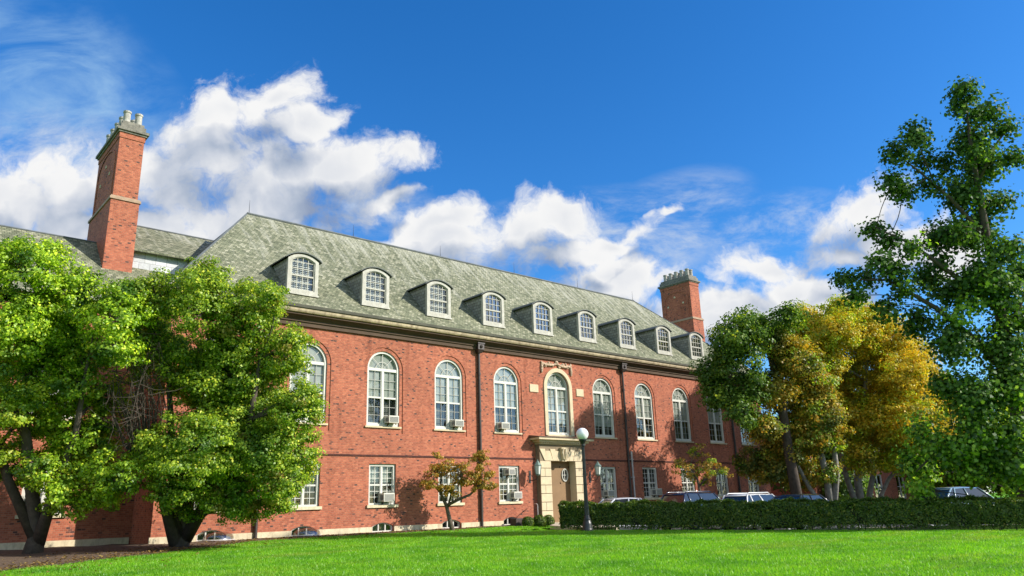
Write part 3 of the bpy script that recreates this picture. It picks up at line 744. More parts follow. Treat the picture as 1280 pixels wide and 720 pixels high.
rv.quad((DOOR[0], yb2, zd), (DOOR[1], yb2, zd), (DOOR[1], PY+.05, zd), (DOOR[0], PY+.05, zd)); rv.quad((DOOR[0], PY-.3, .06), (DOOR[1], PY-.3, .06), (DOOR[1], yb2, .06), (DOOR[0], yb2, .06))
rv.box(DOOR[0]-.2, DOOR[1]+.2, PY-.5, PY-.002, -.2, .055)
rv.build('porch_reveal', M['cream_stone'], PORT)
dm = MB(); ya = .12; ox, oz, K = DOOR[1]-.40, 2.42, 20
ell = [(ox+.20*math.cos(2*math.pi*k/K), oz+.30*math.sin(2*math.pi*k/K)) for k in range(K)]
bx0, bx1, bz0, bz1 = ox-.36, ox+.36, oz-.45, oz+.45
corner = []
for k in range(K):
    a = 2*math.pi*k/K; s_ = 1/max(abs(math.cos(a)), abs(math.sin(a))); corner.append((ox+.36*max(-1, min(1, s_*math.cos(a))), oz+.45*max(-1, min(1, s_*math.sin(a)))))
for k in range(K):
    a, b, c, d_ = corner[k], corner[(k+1) % K], ell[(k+1) % K], ell[k]
    dm.quad((a[0], ya, a[1]), (b[0], ya, b[1]), (c[0], ya, c[1]), (d_[0], ya, d_[1]))
plane(dm, DOOR[0]+.002, bx0, .06, zd, ya); plane(dm, bx1, DOOR[1]-.002, .06, zd, ya); plane(dm, bx0, bx1, .06, bz0, ya); plane(dm, bx0, bx1, bz1, zd, ya)
do = dm.build('door', M['door'], PORT)
fm = MB(); e2 = [(ox+.235*math.cos(2*math.pi*k/K), oz+.335*math.sin(2*math.pi*k/K)) for k in range(K)]; e1 = [(ox+.195*math.cos(2*math.pi*k/K), oz+.295*math.sin(2*math.pi*k/K)) for k in range(K)]
fm.ring(e2, e1, ya-.06, ya+.04)
fm.box(ox-.012, ox+.012, ya-.02, ya+.02, oz-.3, oz+.3); fm.box(ox-.19, ox+.19, ya-.021, ya+.021, oz-.012, oz+.012); fm.build('oval_window_frame', M['white'], PORT)
MB().poly([(x, ya+.03, z) for x, z in e1]).build('oval_pane', plain('dark_oval_glass', (.012, .013, .015), .5, .1, 3, spec=.15), PORT)

# ------------------------------------------------------------------ things fixed to or standing by the facade
def lantern(x, label):
    z = 2.42; y = -.62
    t = empty('wall_lantern', (x, 0, z), label, 'lantern', 'verdigris lanterns beside the entrance')
    m = MB(); m.lathe(x, y, [(0, z-.10), (.05, z-.08), (.13, z-.02), (.14, z)], 6); m.lathe(x, y, [(.22, z+.42), (.19, z+.46), (.12, z+.55), (.10, z+.57), (.06, z+.64), (.03, z+.66), (.035, z+.70), (0, z+.73)], 6)
    for k in range(6):
        a = 2*math.pi*k/6; m.tube([(x+.135*math.cos(a), y+.135*math.sin(a), z), (x+.195*math.cos(a), y+.195*math.sin(a), z+.43)], .013, 4)
    m.build('cage', M['verdigris'], t)
    MB().lathe(x, y, [(.12, z+.005), (.178, z+.415)], 6).build('lantern_pane', M['lantern_glass'], t)
    b = MB(); b.tube([(x, 0, z-.25), (x, -.25, z-.30), (x, -.5, z-.24), (x, y, z-.09)], [.022]*4, 6); b.tube([(x, 0, z+.1), (x, -.2, z-.1), (x, -.36, z-.28)], .014, 5)
    b.box(x-.06, x+.06, -.03, -.0, z-.4, z+.2); b.build('bracket', M['iron'], t)
lantern(26.62, 'verdigris wall lantern on an iron bracket at the left side of the stone entrance')
lantern(31.05, 'verdigris wall lantern on an iron bracket at the right side of the stone entrance')

def ac_unit(x, z, label, w_=.52, h_=.32):
    t = empty('air_conditioner', (x, .02, z), label, 'air conditioner', 'window air conditioners on the facade')
    m = MB(); m.bevbox(-w_/2, w_/2, -.30, .22, 0, h_, .015); m.build('casing', M['ac'], t, local=True)
    g = MB()
    for k in range(7): g.box(-w_/2+.04, w_/2-.04, -.309, -.301, .04+k*(h_-.08)/7, .04+(k+.6)*(h_-.08)/7)
    for sx in (-1, 1): g.box(sx*(w_/2+.006)-.004, sx*(w_/2+.006)+.004, -.26, -.02, .07, h_-.08)
    g.build('grille', M['ac_grille'], t, local=True)
    b = MB(); b.add([(-w_/2+.05, -.2, 0), (-w_/2+.09, -.2, 0), (-w_/2+.09, -.02, -.001), (-w_/2+.05, -.02, -.001), (-w_/2+.05, -.02, -.14), (-w_/2+.09, -.02, -.14)], [(0, 4, 3), (1, 2, 5), (0, 1, 5, 4)])
    b.build('support_bracket', M['iron'], t, local=True)
ac_unit(WX(0)+.38, 4.64, 'beige air conditioner in the arched window nearest the big left tree')
ac_unit(WX(1)+.38, 4.64, 'beige air conditioner in the arched window just left of the dark downpipe')
ac_unit(WX(2)-.38, 4.64, 'beige air conditioner in the arched window just right of the dark downpipe')
ac_unit(WX(0)+.18, 1.27, 'pale air conditioner in the ground floor window left of the small brown tree', .54, .36)
ac_unit(WX(2)+.30, 1.27, 'pale air conditioner low in the ground floor window left of the entrance', .52, .33)
ac_unit(WX(2)-.05, 2.40, 'small air conditioner high in the ground floor window left of the entrance', .42, .32)
ac_unit(WX(4)-.18, 1.27, 'pale air conditioner in the ground floor window just right of the entrance', .52, .33)
ac_unit(WX(5)+.36, 1.27, 'air conditioner in the ground floor window right of the pale conduit', .56, .38)

def well_cover(x, label):
    t = MB(); n = 12
    vs = []; R1 = .56
    for k in range(n+1):
        a = math.pi*k/n
        for j in range(5):
            b_ = j/4*math.pi/2
            vs.append((math.cos(a)*R1, -math.sin(a)*.50*math.cos(b_)-.06, .05+.30*math.sin(b_)*(0.35+.65*math.sin(a))))
    fs = [(k*5+j, k*5+j+1, (k+1)*5+j+1, (k+1)*5+j) for k in range(n) for j in range(4)]
    t.add(vs, fs)
    r_ = MB(); r_.tube([(math.cos(math.pi*k/n)*R1*1.02, -math.sin(math.pi*k/n)*.51-.06, .05) for k in range(n+1)], .025, 5)
    e = empty('window_well_cover', (x, 0, 0), label, 'window well cover', 'clouded covers over basement window wells')
    t.build('dome', M['dome'], e, smooth=True, local=True); r_.build('rim', M['conduit'], e, local=True)
well_cover(WX(-1)+.15, 'clouded plastic bubble over a basement window right of the big left tree')
well_cover(WX(-2)+.3, 'clouded plastic bubble over a basement window in the shade under the left tree')

# low dark cheek wall with handrail beside the doorstep
m = MB(); z = -.03
m.bevbox(24.9, 26.9, -.80, -.35, -.15, .34, .03); ck = m.build('step_wall', plain('dark_stained_stone', (.06, .045, .04), .8, .3, 4))
tag(ck, 'low dark stone wall left of the entrance step behind clipped bushes', 'low wall')
hr = MB(); hr.tube([(26.2, -.95, -.05), (26.2, -.95, .95), (26.35, -.7, 1.0), (26.6, -.3, 1.0)], .022, 6)
tag(hr.build('handrail', M['conduit']), 'thin grey handrail standing beside the entrance step', 'handrail')

# street lamp
def street_lamp():
    b = np.array([23.62, -6.72, 0.]); b[2] = lawn_z(b[1])
    t = empty('street_lamp', tuple(b), 'dark post lamp with a white globe standing on the lawn before the hedge', 'street lamp')
    m = MB(); m.lathe(0, 0, [(.24, -.05), (.24, .06), (.22, .10), (.19, .30), (.15, .42), (.16, .45), (.13, .50), (.105, .62)], 16); m.build('base', M['post'], t, local=True, smooth=False)
    m = MB()
    n = 16; prof = [(.10, .62), (.085, 1.2), (.072, 2.4), (.062, 3.42)]
    vs = []; fs = []
    for r_, z in prof:
        for k in range(n*2):
            a = math.pi*k/n; q = r_*(1 if k % 2 else .86); vs.append((q*math.cos(a), q*math.sin(a), z))
    for i in range(len(prof)-1):
        for k in range(n*2): fs.append((i*2*n+k, i*2*n+(k+1) % (2*n), (i+1)*2*n+(k+1) % (2*n), (i+1)*2*n+k))
    m.add(vs, fs); m.build('post', M['post'], t, local=True)
    m = MB(); m.lathe(0, 0, [(.062, 3.40), (.09, 3.43), (.09, 3.47), (.07, 3.50), (.12, 3.60), (.16, 3.66), (.165, 3.70), (.10, 3.71)], 16); m.build('collar', M['post'], t, local=True)
    m = MB(); R1 = .262; zc = 3.92
    m.lathe(0, 0, [(max(R1*math.sin(math.pi*k/18), .0001 if k in (18,) else .08 if k == 0 else 0), zc-R1*math.cos(math.pi*k/18)) for k in range(1, 19)], 28)
    m.build('globe', M['globe'], t, local=True, smooth=True)
street_lamp()
# ------------------------------------------------------------------ vegetation
def fast_mesh(name, verts, k, mats, midx=None):
    """mesh of loose k-gons from an (n*k, 3) array"""
    n = len(verts)//k; me = bpy.data.meshes.new(name)
    me.vertices.add(n*k); me.vertices.foreach_set('co', np.ascontiguousarray(verts, np.float32).ravel())
    me.loops.add(n*k); me.loops.foreach_set('vertex_index', np.arange(n*k, dtype=np.int32))
    me.polygons.add(n); me.polygons.foreach_set('loop_start', np.arange(0, n*k, k, dtype=np.int32))
    me.polygons.foreach_set('loop_total', np.full(n, k, np.int32))
    for m in mats: me.materials.append(m)
    if midx is not None: me.polygons.foreach_set('material_index', midx.astype(np.int32))
    me.update(); me.validate(); return me
def unit(a): return a/(np.linalg.norm(a, axis=-1, keepdims=True)+1e-9)
OAK = [(0, 0), (.13, .18), (.42, .22), (.30, .42), (.50, .62), (.26, .74), (0, 1), (-.26, .74), (-.50, .62), (-.30, .42), (-.42, .22), (-.13, .18)]
MAPLE = [(0, 0), (.30, .08), (.22, .28), (.55, .45), (.26, .62), (0, 1), (-.26, .62), (-.55, .45), (-.22, .28), (-.30, .08)]
DIA = [(0, 0), (.34, .45), (0, 1), (-.34, .45)]
def leaf_verts(cen, out, size, shape, up=.55, rnd=.9, droop=.35):
    n = len(cen); r = RNG.normal(size=(n, 3))
    nrm = unit(out*.95+np.array([0, 0, up*.8])+r*rnd*.5)
    ax = unit(np.cross(nrm, unit(RNG.normal(size=(n, 3))))); ax = unit(ax+np.array([0, 0, -droop])*RNG.random((n, 1)))
    sd = unit(np.cross(ax, nrm)); nrm = np.cross(sd, ax)
    s = size*RNG.uniform(.65, 1.25, (n, 1)); vs = []
    for (u, v) in shape:
        fold = abs(u)*.35
        vs.append(cen+s*(u*sd+(v-.5)*ax+(fold-.25*(v-.5)**2)*nrm))
    return np.stack(vs, 1).reshape(-1, 3)
def bend(a, b, k=5, sag=.12, jit=.05):
    a, b = np.array(a, float), np.array(b, float); L = np.linalg.norm(b-a); out = []
    j = RNG.normal(size=3)*L*jit
    for i in range(k+1):
        t = i/k; p = a+(b-a)*t; p[2] += sag*L*(math.sin(math.pi*t))*.6; p += j*math.sin(math.pi*t); out.append(p)
    return out
def tree(name, label, cat, base, trunks, blobs, leafm, barkm, leaf=.13, per=70, ncl=60, clr=.30, flat=.6, shape=DIA, mat2=None, w2=None,
         ymax=None, group=None, split=None, hollow=.55, depth_k=1.0, limb_r=.07, twigs=3, extra=None, zmin=None, up=.55, gap=0):
    """trunks: list of (points, radii); blobs: list of (centre, radius). One trunk mesh with limbs, one crown mesh."""
    t = empty(name, tuple(base), label, cat, group); B0 = np.array(base)
    tm = MB(); tp = []
    for pts, rad in trunks:
        tm.tube(pts, rad, 10)
        P = np.array(pts, float); 
        for i in range(len(P)-1):
            for s in np.linspace(0, 1, 6): tp.append((P[i]+(P[i+1]-P[i])*s, rad[i]+(rad[i+1]-rad[i])*s))
    TP = np.array([p for p, _ in tp]); TR = np.array([r for _, r in tp])
    cen = []; outd = []; cr = []; mi = []
    if split:                          # break each mass into several uneven clumps
        nb = []; nw = []
        for i, (c, r) in enumerate(blobs):
            for k in range(split[0]):
                o_ = unit(RNG.normal(size=3))*RNG.uniform(.25, 1)*split[2]*r; nb.append((np.array(c)+o_*(.5 if k == 0 else 1), r*split[1]*RNG.uniform(.8, 1.15))); nw.append(w2[i] if w2 else 0)
        blobs, w2 = nb, nw
    view = unit(np.array([_f[0], _f[1], 0]))
    for bi, (c, r) in enumerate(blobs):
        c = np.array(c, float)
        low = np.where(TP[:, 2] < c[2]-.25*r, 0, 4.0)+np.linalg.norm(TP-c, axis=1)+(c[2]-TP[:, 2]).clip(0)*-.25
        k = int(np.argmin(low)); r0 = min(TR[k]*.7, limb_r*(.6+r*.6))
        if split and bi % split[0]:
            pts = bend(stem_, c, 5, .08, .08); tm.tube(pts, np.linspace(min(r0*.5, .03), .010, 6), 5)
        else:
            pts = bend(TP[k], c, 5); tm.tube(pts, np.linspace(r0, .018, 6), 6); stem_ = pts[4]
        n = max(6, int(ncl*(r/1.2)**2))
        d = unit(RNG.normal(size=(n, 3))); rr = r*(hollow+(1-hollow)*RNG.random((n, 1))**.6)
        rr *= 1+.22*np.sin(d[:, :1]*5+bi)*np.cos(d[:, 2:]*6+bi*2)
        off = d*rr; dv = off@view; off += np.outer(dv*(depth_k-1), view); off[:, 2] *= .88
        p = c+off
        for q in p[:: max(1, n//(twigs+5))]:
            tm.tube(bend(pts[4], q, 3, .05), [.02, .014, .009, .005], 4, cap=False)
        cen.append(p); outd.append(d); cr.append(np.full(n, clr*(.75+.25*min(r, 1.6))))
        m2 = (RNG.random(n) < (w2[bi] if w2 else 0)).astype(int); mi.append(m2)
    cen = np.concatenate(cen); outd = np.concatenate(outd); cr = np.concatenate(cr); mi = np.concatenate(mi)
    cr = cr*RNG.uniform(.6, 1.25, len(cr))
    reps = np.maximum(6, (per*(cr/clr)**2*RNG.uniform(.5, 1.3, len(cr)))).astype(int)
    C_ = np.repeat(cen, reps, 0); O_ = np.repeat(outd, reps, 0); S_ = np.repeat(cr, reps)[:, None]; MI = np.repeat(mi, reps)
    g = unit(RNG.normal(size=C_.shape))*RNG.random((len(C_), 1))**.5; g[:, 2] *= flat
    L = C_+g*S_*1.25; g2 = unit(g+O_*.6)
    keep = np.ones(len(L), bool)
    if ymax is not None: keep &= L[:, 1] < ymax
    if zmin is not None: keep &= L[:, 2] > zmin
    L, g2, MI = L[keep], g2[keep], MI[keep]
    V = leaf_verts(L, g2, leaf, shape, up)-B0
    link(fast_mesh('crown', V, len(shape), [leafm]+([mat2] if mat2 else []), MI if mat2 else None), t)
    if extra: extra(tm)
    tm.build('trunk', barkm, t, smooth=True)
    return t, len(L)
def pb(lst, d, jd=.6, dk=None):
    """crown masses: survey angle x, y, angular radius -> real centre and radius at about depth d"""
    out = []
    for i, q in enumerate(lst):
        dd = d+(q[3] if len(q) > 3 else RNG.uniform(-jd, jd)); out.append((atd(q[0], q[1], dd), q[2]*dd/F_PX))
    return out

G1 = leafmat('fresh_green_leaf', [(0, (0.133, 0.251, 0.014)), (0.45, (0.274, 0.446, 0.023)), (0.8, (0.492, 0.691, 0.039)), (1, (0.869, 0.935, 0.066))], patch=((0.061, 0.15, 0.012), .50, .62), pscale=.9)
G1Y = leafmat('yellow_green_leaf', [(0, (0.23, 0.378, 0.022)), (0.6, (0.365, 0.486, 0.027)), (1, (0.54, 0.54, 0.041))])
G2 = leafmat('mid_green_leaf', [(0, (0.113, 0.201, 0.017)), (0.5, (0.234, 0.362, 0.026)), (0.85, (0.438, 0.568, 0.043)), (1, (0.784, 0.745, 0.068))], patch=((0.052, 0.154, 0.018), .50, .72), pscale=.6)
G2B = leafmat('browned_green_leaf', [(0, (0.18, 0.225, 0.027)), (0.7, (0.3, 0.285, 0.038)), (1, (0.39, 0.24, 0.06))])
GD = leafmat('dark_green_leaf', [(0, (0.05, 0.119, 0.013)), (0.6, (0.095, 0.184, 0.019)), (1, (0.189, 0.28, 0.027))], trans=.35)
GO = leafmat('oak_leaf', [(0, (0.032, 0.089, 0.013)), (0.6, (0.067, 0.148, 0.02)), (1, (0.133, 0.237, 0.025))], trans=.40)
GOL = leafmat('bright_oak_leaf', [(0, (0.141, 0.29, 0.026)), (0.6, (0.232, 0.426, 0.035)), (1, (0.438, 0.581, 0.056))], trans=.5)
YG = leafmat('golden_autumn_leaf', [(0, (0.32, 0.35, 0.025)), (0.35, (0.574, 0.51, 0.029)), (0.7, (0.767, 0.614, 0.036)), (1, (0.83, 0.49, 0.034))], patch=((0.200, 0.237, 0.020), .48, .66), pscale=.5, tint=(1.2, 1.0, .5))
YGG = leafmat('yellowing_green_leaf', [(0, (0.258, 0.402, 0.02)), (0.6, (0.49, 0.542, 0.024)), (1, (0.821, 0.637, 0.027))])
BR = leafmat('olive_brown_leaf', [(0, (0.212, 0.25, 0.027)), (0.4, (0.373, 0.349, 0.033)), (0.75, (0.546, 0.408, 0.042)), (1, (0.694, 0.379, 0.045))], patch=((0.105, 0.150, 0.024), .46, .66), pscale=.6, tint=(1.2, 1.0, .55))
CR = leafmat('brownish_crab_leaf', [(0, (0.189, 0.185, 0.028)), (0.5, (0.357, 0.283, 0.042)), (0.8, (0.546, 0.369, 0.056)), (1, (0.714, 0.327, 0.07))], tint=(1.2, 1, .55))
HG = leafmat('hedge_leaf', [(0, (0.034, 0.076, 0.009)), (0.5, (0.072, 0.134, 0.015)), (0.85, (0.132, 0.205, 0.019)), (1, (0.266, 0.269, 0.03))], trans=.3, patch=((0.095, 0.142, 0.028), .55, .75), pscale=1.3)

# two big trees against the left part of the facade
b1 = np.array([4.85, -1.35, lawn_z(-1.3)-.05])
T1 = [(30, 335, 48), (92, 352, 44), (62, 318, 26), (128, 398, 40), (20, 415, 58), (88, 445, 52), (140, 432, 32), (20, 515, 52), (82, 535, 48), (132, 590, 44), (60, 590, 30), (100, 628, 24), (-32, 450, 60), (-10, 570, 34), (160, 602, 24), (75, 400, 50), (40, 470, 50), (-30, 370, 50), (115, 545, 40), (60, 632, 20), (5, 325, 36), (75, 616, 30), (130, 620, 24), (165, 395, 26), (150, 365, 24), (168, 430, 20), (95, 480, 40, .3), (100, 570, 44, 1.5), (40, 520, 50, 1.6), (70, 430, 50, 1.6), (20, 590, 36, 1.3), (130, 500, 36, 1.5)]
bl = pb(T1, 22.8, .9)
top = lambda px, py, d: atd(px, py, d)
tree('shade_tree', 'bright green broad tree at the far left, touched with yellow', 'tree', b1,
     [([b1, b1+[.05, 0, .7], top(38, 600, 23.0), top(30, 520, 22.9), top(40, 430, 22.8), top(45, 350, 22.8)], [.30, .22, .17, .13, .08, .03]),
      ([b1+[.1, 0, .3], top(66, 620, 22.9), top(95, 540, 22.9), top(110, 450, 22.9)], [.20, .15, .10, .04]),
      ([b1+[0, 0, .5], top(10, 600, 22.9), top(-20, 500, 22.8)], [.17, .13, .05])],
     bl, G1, M['dark_bark'], leaf=.098, per=84, ncl=78, clr=.27, flat=.55, split=(2, .82, .42), hollow=.45, mat2=G1Y, w2=[.02, .02, .02, .05, .04, .05, .08, .35, .2, .12, .3, .25, .1, .8, .2, .05, .1, .05, .15, .2, .05, .1, .2, .02, .02, .1, .1, .1, .1, .1, .1, .1], ymax=-.2, depth_k=1.1, limb_r=.08)
b2 = np.array([8.95, -2.1, lawn_z(-2.1)-.05])
T2 = [(240, 382, 55), (318, 392, 55), (198, 372, 40), (345, 440, 42), (290, 468, 72), (215, 455, 55), (368, 505, 42), (330, 560, 60), (252, 560, 62), (285, 618, 40), (352, 598, 40), (218, 600, 34), (190, 560, 28), (262, 348, 28), (340, 370, 30), (385, 512, 26), (372, 590, 22), (300, 540, 60), (186, 400, 32), (310, 636, 22), (340, 622, 26), (360, 430, 22), (240, 615, 30), (265, 632, 18), (205, 614, 26, -.8), (172, 365, 24), (162, 400, 24), (180, 430, 26), (278, 424, 40, .2), (270, 520, 40, .3), (280, 570, 50, 1.2), (250, 480, 55, 1.2), (330, 500, 45, 1.1), (290, 640, 18), (235, 640, 16)]
bl = pb(T2, 24.0, .8)
def dead(tm):
    a = top(185, 590, 23.7)
    for k in range(46):
        e = top(RNG.uniform(135, 200), RNG.uniform(415, 545), RNG.uniform(22.6, 23.6)); pts = bend(a, e, 4, .05, .08); tm.tube(pts, [.03, .022, .017, .012, .007], 5, cap=False)
        for q in range(7):
            s = pts[2+q % 3]; tm.tube(bend(s, s+RNG.normal(size=3)*[.45, .25, .40], 2, 0, .1), [.011, .008, .004], 4, cap=False)
tree('shade_tree', 'dense mid green rounded tree against the facade, with bare twigs on its left', 'tree', b2,
     [([b2, b2+[.1, 0, .6], top(238, 610, 24.6), top(255, 520, 24.3), top(262, 440, 24.1)], [.30, .22, .17, .12, .05]),
      ([b2+[-.12, .05, .1], top(205, 625, 24.7), top(190, 590, 24.4)], [.22, .17, .11]),
      ([b2+[.15, 0, .3], top(262, 620, 24.5), top(310, 545, 24.2), top(325, 450, 24.0)], [.22, .18, .13, .05]),
      ([b2+[.0, 0, .4], top(215, 560, 24.5), top(210, 450, 24.2)], [.17, .13, .05])],
     bl, G2, M['dark_bark'], leaf=.092, per=88, ncl=84, clr=.26, flat=.55, split=(2, .84, .40), hollow=.45, mat2=G2B, w2=[.03]*9+[.12, .12, .05, .05, .02, .04, .08, .15, .04, .02, .6, .4, .05, .05, .1, .02, .02, .02, .04, .02, .02, 0, 0, 0, .3, .2], ymax=-.2, depth_k=1.1, limb_r=.08, extra=dead)

# small crab trees in the bed by the wall
b3 = np.array([20.75, -1.3, lawn_z(-1.3)-.02]); q = lambda a, b: atd(a, b, 33.5)
tree('small_crab_tree', 'small spreading tree with thin brownish leaves before the brick wall left of the entrance', 'tree', b3,
     [([b3, q(561, 645), q(558, 632), q(550, 615), q(538, 602)], [.11, .09, .08, .055, .025]), ([q(558, 632), q(572, 625), q(588, 618), q(604, 602), q(615, 595)], [.075, .065, .05, .035, .015]), ([q(560, 634), q(565, 612), q(575, 585)], [.05, .035, .015]), ([q(550, 615), q(552, 590), q(548, 575)], [.04, .03, .012])],
     pb([(543, 600, 16), (578, 594, 18), (600, 578, 14), (558, 582, 15), (606, 604, 12), (533, 606, 9), (566, 610, 13), (595, 600, 14), (612, 596, 9), (547, 588, 10), (602, 568, 7), (546, 570, 5)], 33.5, .4), CR, M['bark'], leaf=.10, per=60, ncl=100, clr=.20, hollow=.25, limb_r=.03, ymax=-.12)
b4 = atd(881, 652, 41.3); b4[2] = -.55; q = lambda a, b: atd(a, b, 41.3)
tree('small_crab_tree', 'small olive leaved tree behind the dark blue car, in front of the shaded wall', 'tree', b4,
     [([b4, q(876, 620), q(872, 600), q(862, 582)], [.10, .08, .06, .02]), ([q(874, 608), q(884, 595), q(892, 580)], [.06, .04, .02])],
     pb([(856, 587, 15), (884, 580, 18), (870, 566, 14), (899, 588, 13), (868, 590, 14), (886, 598, 12), (848, 580, 8)], 41.3, .6), CR, M['bark'], leaf=.11, per=40, ncl=60, clr=.22, hollow=.25, limb_r=.03, mat2=G2, w2=[.4]*7)

# dark tree reaching over the right end of the facade
b5 = np.array([41.6, -6.2, -.55]); q = lambda a, b: atd(a, b, 43)
tree('leafy_tree', 'dark green tree reaching over the right end of the brick hall beside the chimney', 'tree', b5,
     [([b5, q(985, 560), q(975, 490), q(958, 430), q(950, 400)], [.34, .28, .22, .12, .05]), ([q(980, 520), q(940, 480), q(905, 470)], [.16, .12, .04])],
     pb([(925, 432, 40), (962, 416, 30), (893, 468, 26), (936, 478, 30), (902, 500, 22), (928, 515, 24), (885, 488, 14), (940, 405, 26), (905, 445, 20), (985, 395, 24)], 42.6, 1.4), GD, M['dark_bark'], split=(2, .85, .45), leaf=.17, per=44, ncl=56, hollow=.3, clr=.42, mat2=G2, w2=[.12]*10, limb_r=.09)
# olive brown and golden trees behind the hedge
b6 = atd(1040, 648, 44); b6[2] = -.6; q = lambda a, b: atd(a, b, 44)
tree('autumn_tree', 'airy olive brown tree with pale slender stems behind the hedge', 'tree', b6,
     [([b6, q(1034, 600), q(1020, 540), q(1005, 470), q(995, 420)], [.24, .20, .16, .10, .03]), ([b6+[.3, 0, 0], q(1012, 610), q(985, 560), q(960, 520)], [.16, .13, .10, .03]), ([b6, q(1046, 590), q(1040, 540), q(1028, 490)], [.2, .17, .12, .03])],
     pb([(965, 490, 36), (1018, 480, 42), (980, 545, 40), (1022, 545, 34), (940, 572, 28), (968, 585, 24), (985, 450, 30), (950, 535, 26), (1015, 520, 40), (955, 598, 16), (1000, 588, 24), (1038, 590, 20), (972, 430, 26), (1000, 455, 28)], 43.6, 1.6), BR, M['pale_bark'], split=(2, .85, .45), leaf=.16, per=54, ncl=56, clr=.38, mat2=G2, w2=[.1, .2, .1, .2, .1, .1, .1, .1, .2, .1, .1, .2, .3, .2], limb_r=.06, hollow=.4)
b7 = atd(1078, 643, 50); b7[2] = -.6; q = lambda a, b: atd(a, b, 50)
tree('autumn_tree', 'golden yellow autumn tree with several leaning stems behind the hedge', 'tree', b7,
     [([b7, q(1072, 600), q(1078, 530), q(1085, 440), q(1085, 400)], [.28, .24, .18, .10, .03]), ([b7+[-.3, 0, 0], q(1056, 590), q(1046, 540)], [.2, .17, .10]), ([b7+[.3, 0, 0], q(1092, 590), q(1115, 530), q(1140, 470)], [.2, .17, .12, .04]), ([b7+[.5, -.3, 0], q(1110, 600), q(1150, 550)], [.15, .12, .05])],
     pb([(1000, 425, 40), (1020, 450, 40), (1068, 410, 42), (1100, 425, 40), (1040, 415, 36), (1010, 400, 24), (1075, 475, 54), (1122, 470, 44), (1062, 530, 46), (1112, 530, 48), (1148, 520, 40), (1172, 500, 28), (1150, 560, 36), (1110, 574, 26), (1080, 578, 22), (1135, 440, 28), (1160, 470, 26), (1190, 515, 24), (1180, 550, 26), (1050, 390, 22), (1090, 395, 24)], 49.6, 2.2), YG, M['pale_bark'], split=(2, .85, .45), leaf=.16, per=50, ncl=56, hollow=.4, clr=.40, mat2=YGG, w2=[.35, .3, .35, .1, .4, .4, .2, .05, .45, .25, .1, .05, .2, .5, .3, .05, .05, .05, .1, .7, .4], limb_r=.08)

# tall open oak at the right edge
b8 = atd(1288, 660, 29.2); b8[2] = -.62; q = lambda a, b: atd(a, b, 29.2)
OK = [(1205, 112, 11), (1199, 134, 15), (1238, 138, 17), (1258, 160, 15), (1214, 168, 24), (1140, 163, 11), (1122, 190, 13), (1152, 202, 12), (1180, 205, 18), (1230, 212, 28), (1265, 196, 14), (1118, 226, 10), (1160, 236, 17), (1198, 246, 28), (1246, 250, 24), (1150, 175, 8), (1128, 240, 12),
      (1092, 283, 11), (1108, 300, 12), (1140, 310, 14), (1172, 300, 18), (1210, 300, 30), (1255, 310, 28), (1056, 350, 8), (1082, 345, 13), (1118, 340, 17), (1160, 350, 22), (1198, 366, 32), (1248, 366, 36), (1108, 386, 16), (1150, 402, 24), (1190, 430, 34), (1242, 432, 42), (1276, 480, 36), (1226, 492, 38), (1180, 482, 24), (1070, 372, 9), (1100, 325, 9), (1272, 400, 30), (1290, 340, 30), (1130, 360, 12),
      (1150, 545, 26), (1192, 560, 32), (1232, 568, 36), (1272, 585, 32, -1.2), (1162, 590, 22), (1212, 588, 18), (1274, 618, 16), (1276, 596, 24, -1), (1262, 480, 34, -1), (1140, 575, 16), (1215, 535, 30), (1262, 540, 30, -1.2), (1152, 612, 10), (1195, 395, 14), (1215, 380, 12), (1222, 190, 15), (1228, 280, 22), (1216, 146, 11), (1176, 330, 18), (1226, 335, 26), (1205, 285, 18)]
WW = [.02]*17+[.06]*15+[.25, .35, .4, .25, .05, .05, .2, .1, .05]+[.75, .6, .5, .5, .8, .6, .95, .7, .3, .8, .45, .3, .9, .9, .9, .1, .1, .1, .1, .2, .1]
tree('oak_tree', 'tall open dark oak at the right edge of the view, rising above hedge', 'tree', b8,
     [([b8, q(1280, 560), q(1266, 470), q(1250, 390), q(1236, 310), q(1222, 230), q(1212, 170), q(1206, 112)], [.40, .32, .26, .20, .145, .10, .055, .02]),
      ([q(1262, 470), q(1225, 430), q(1170, 385), q(1110, 350), q(1060, 350)], [.16, .13, .09, .05, .015]), ([q(1250, 390), q(1200, 350), q(1140, 305), q(1095, 285)], [.12, .09, .06, .015]), ([q(1234, 300), q(1190, 250), q(1150, 215), q(1120, 192)], [.09, .07, .04, .012]),
      ([q(1222, 230), q(1245, 180), q(1265, 155)], [.06, .04, .012]), ([q(1266, 540), q(1225, 540), q(1175, 560), q(1145, 590)], [.15, .11, .07, .02]), ([q(1160, 222), q(1140, 235), q(1118, 228)], [.03, .02, .01]), ([q(1165, 222), q(1150, 185), q(1140, 160)], [.03, .02, .01]), ([q(1256, 420), q(1280, 370), q(1290, 330)], [.1, .07, .02])],
     pb(OK, 29.2, 1.2), GO, M['dark_bark'], leaf=.150, per=31, ncl=66, clr=.54, hollow=.05, split=(3, .72, .62), shape=OAK, mat2=GOL, w2=WW, limb_r=.018, twigs=2, flat=.8)

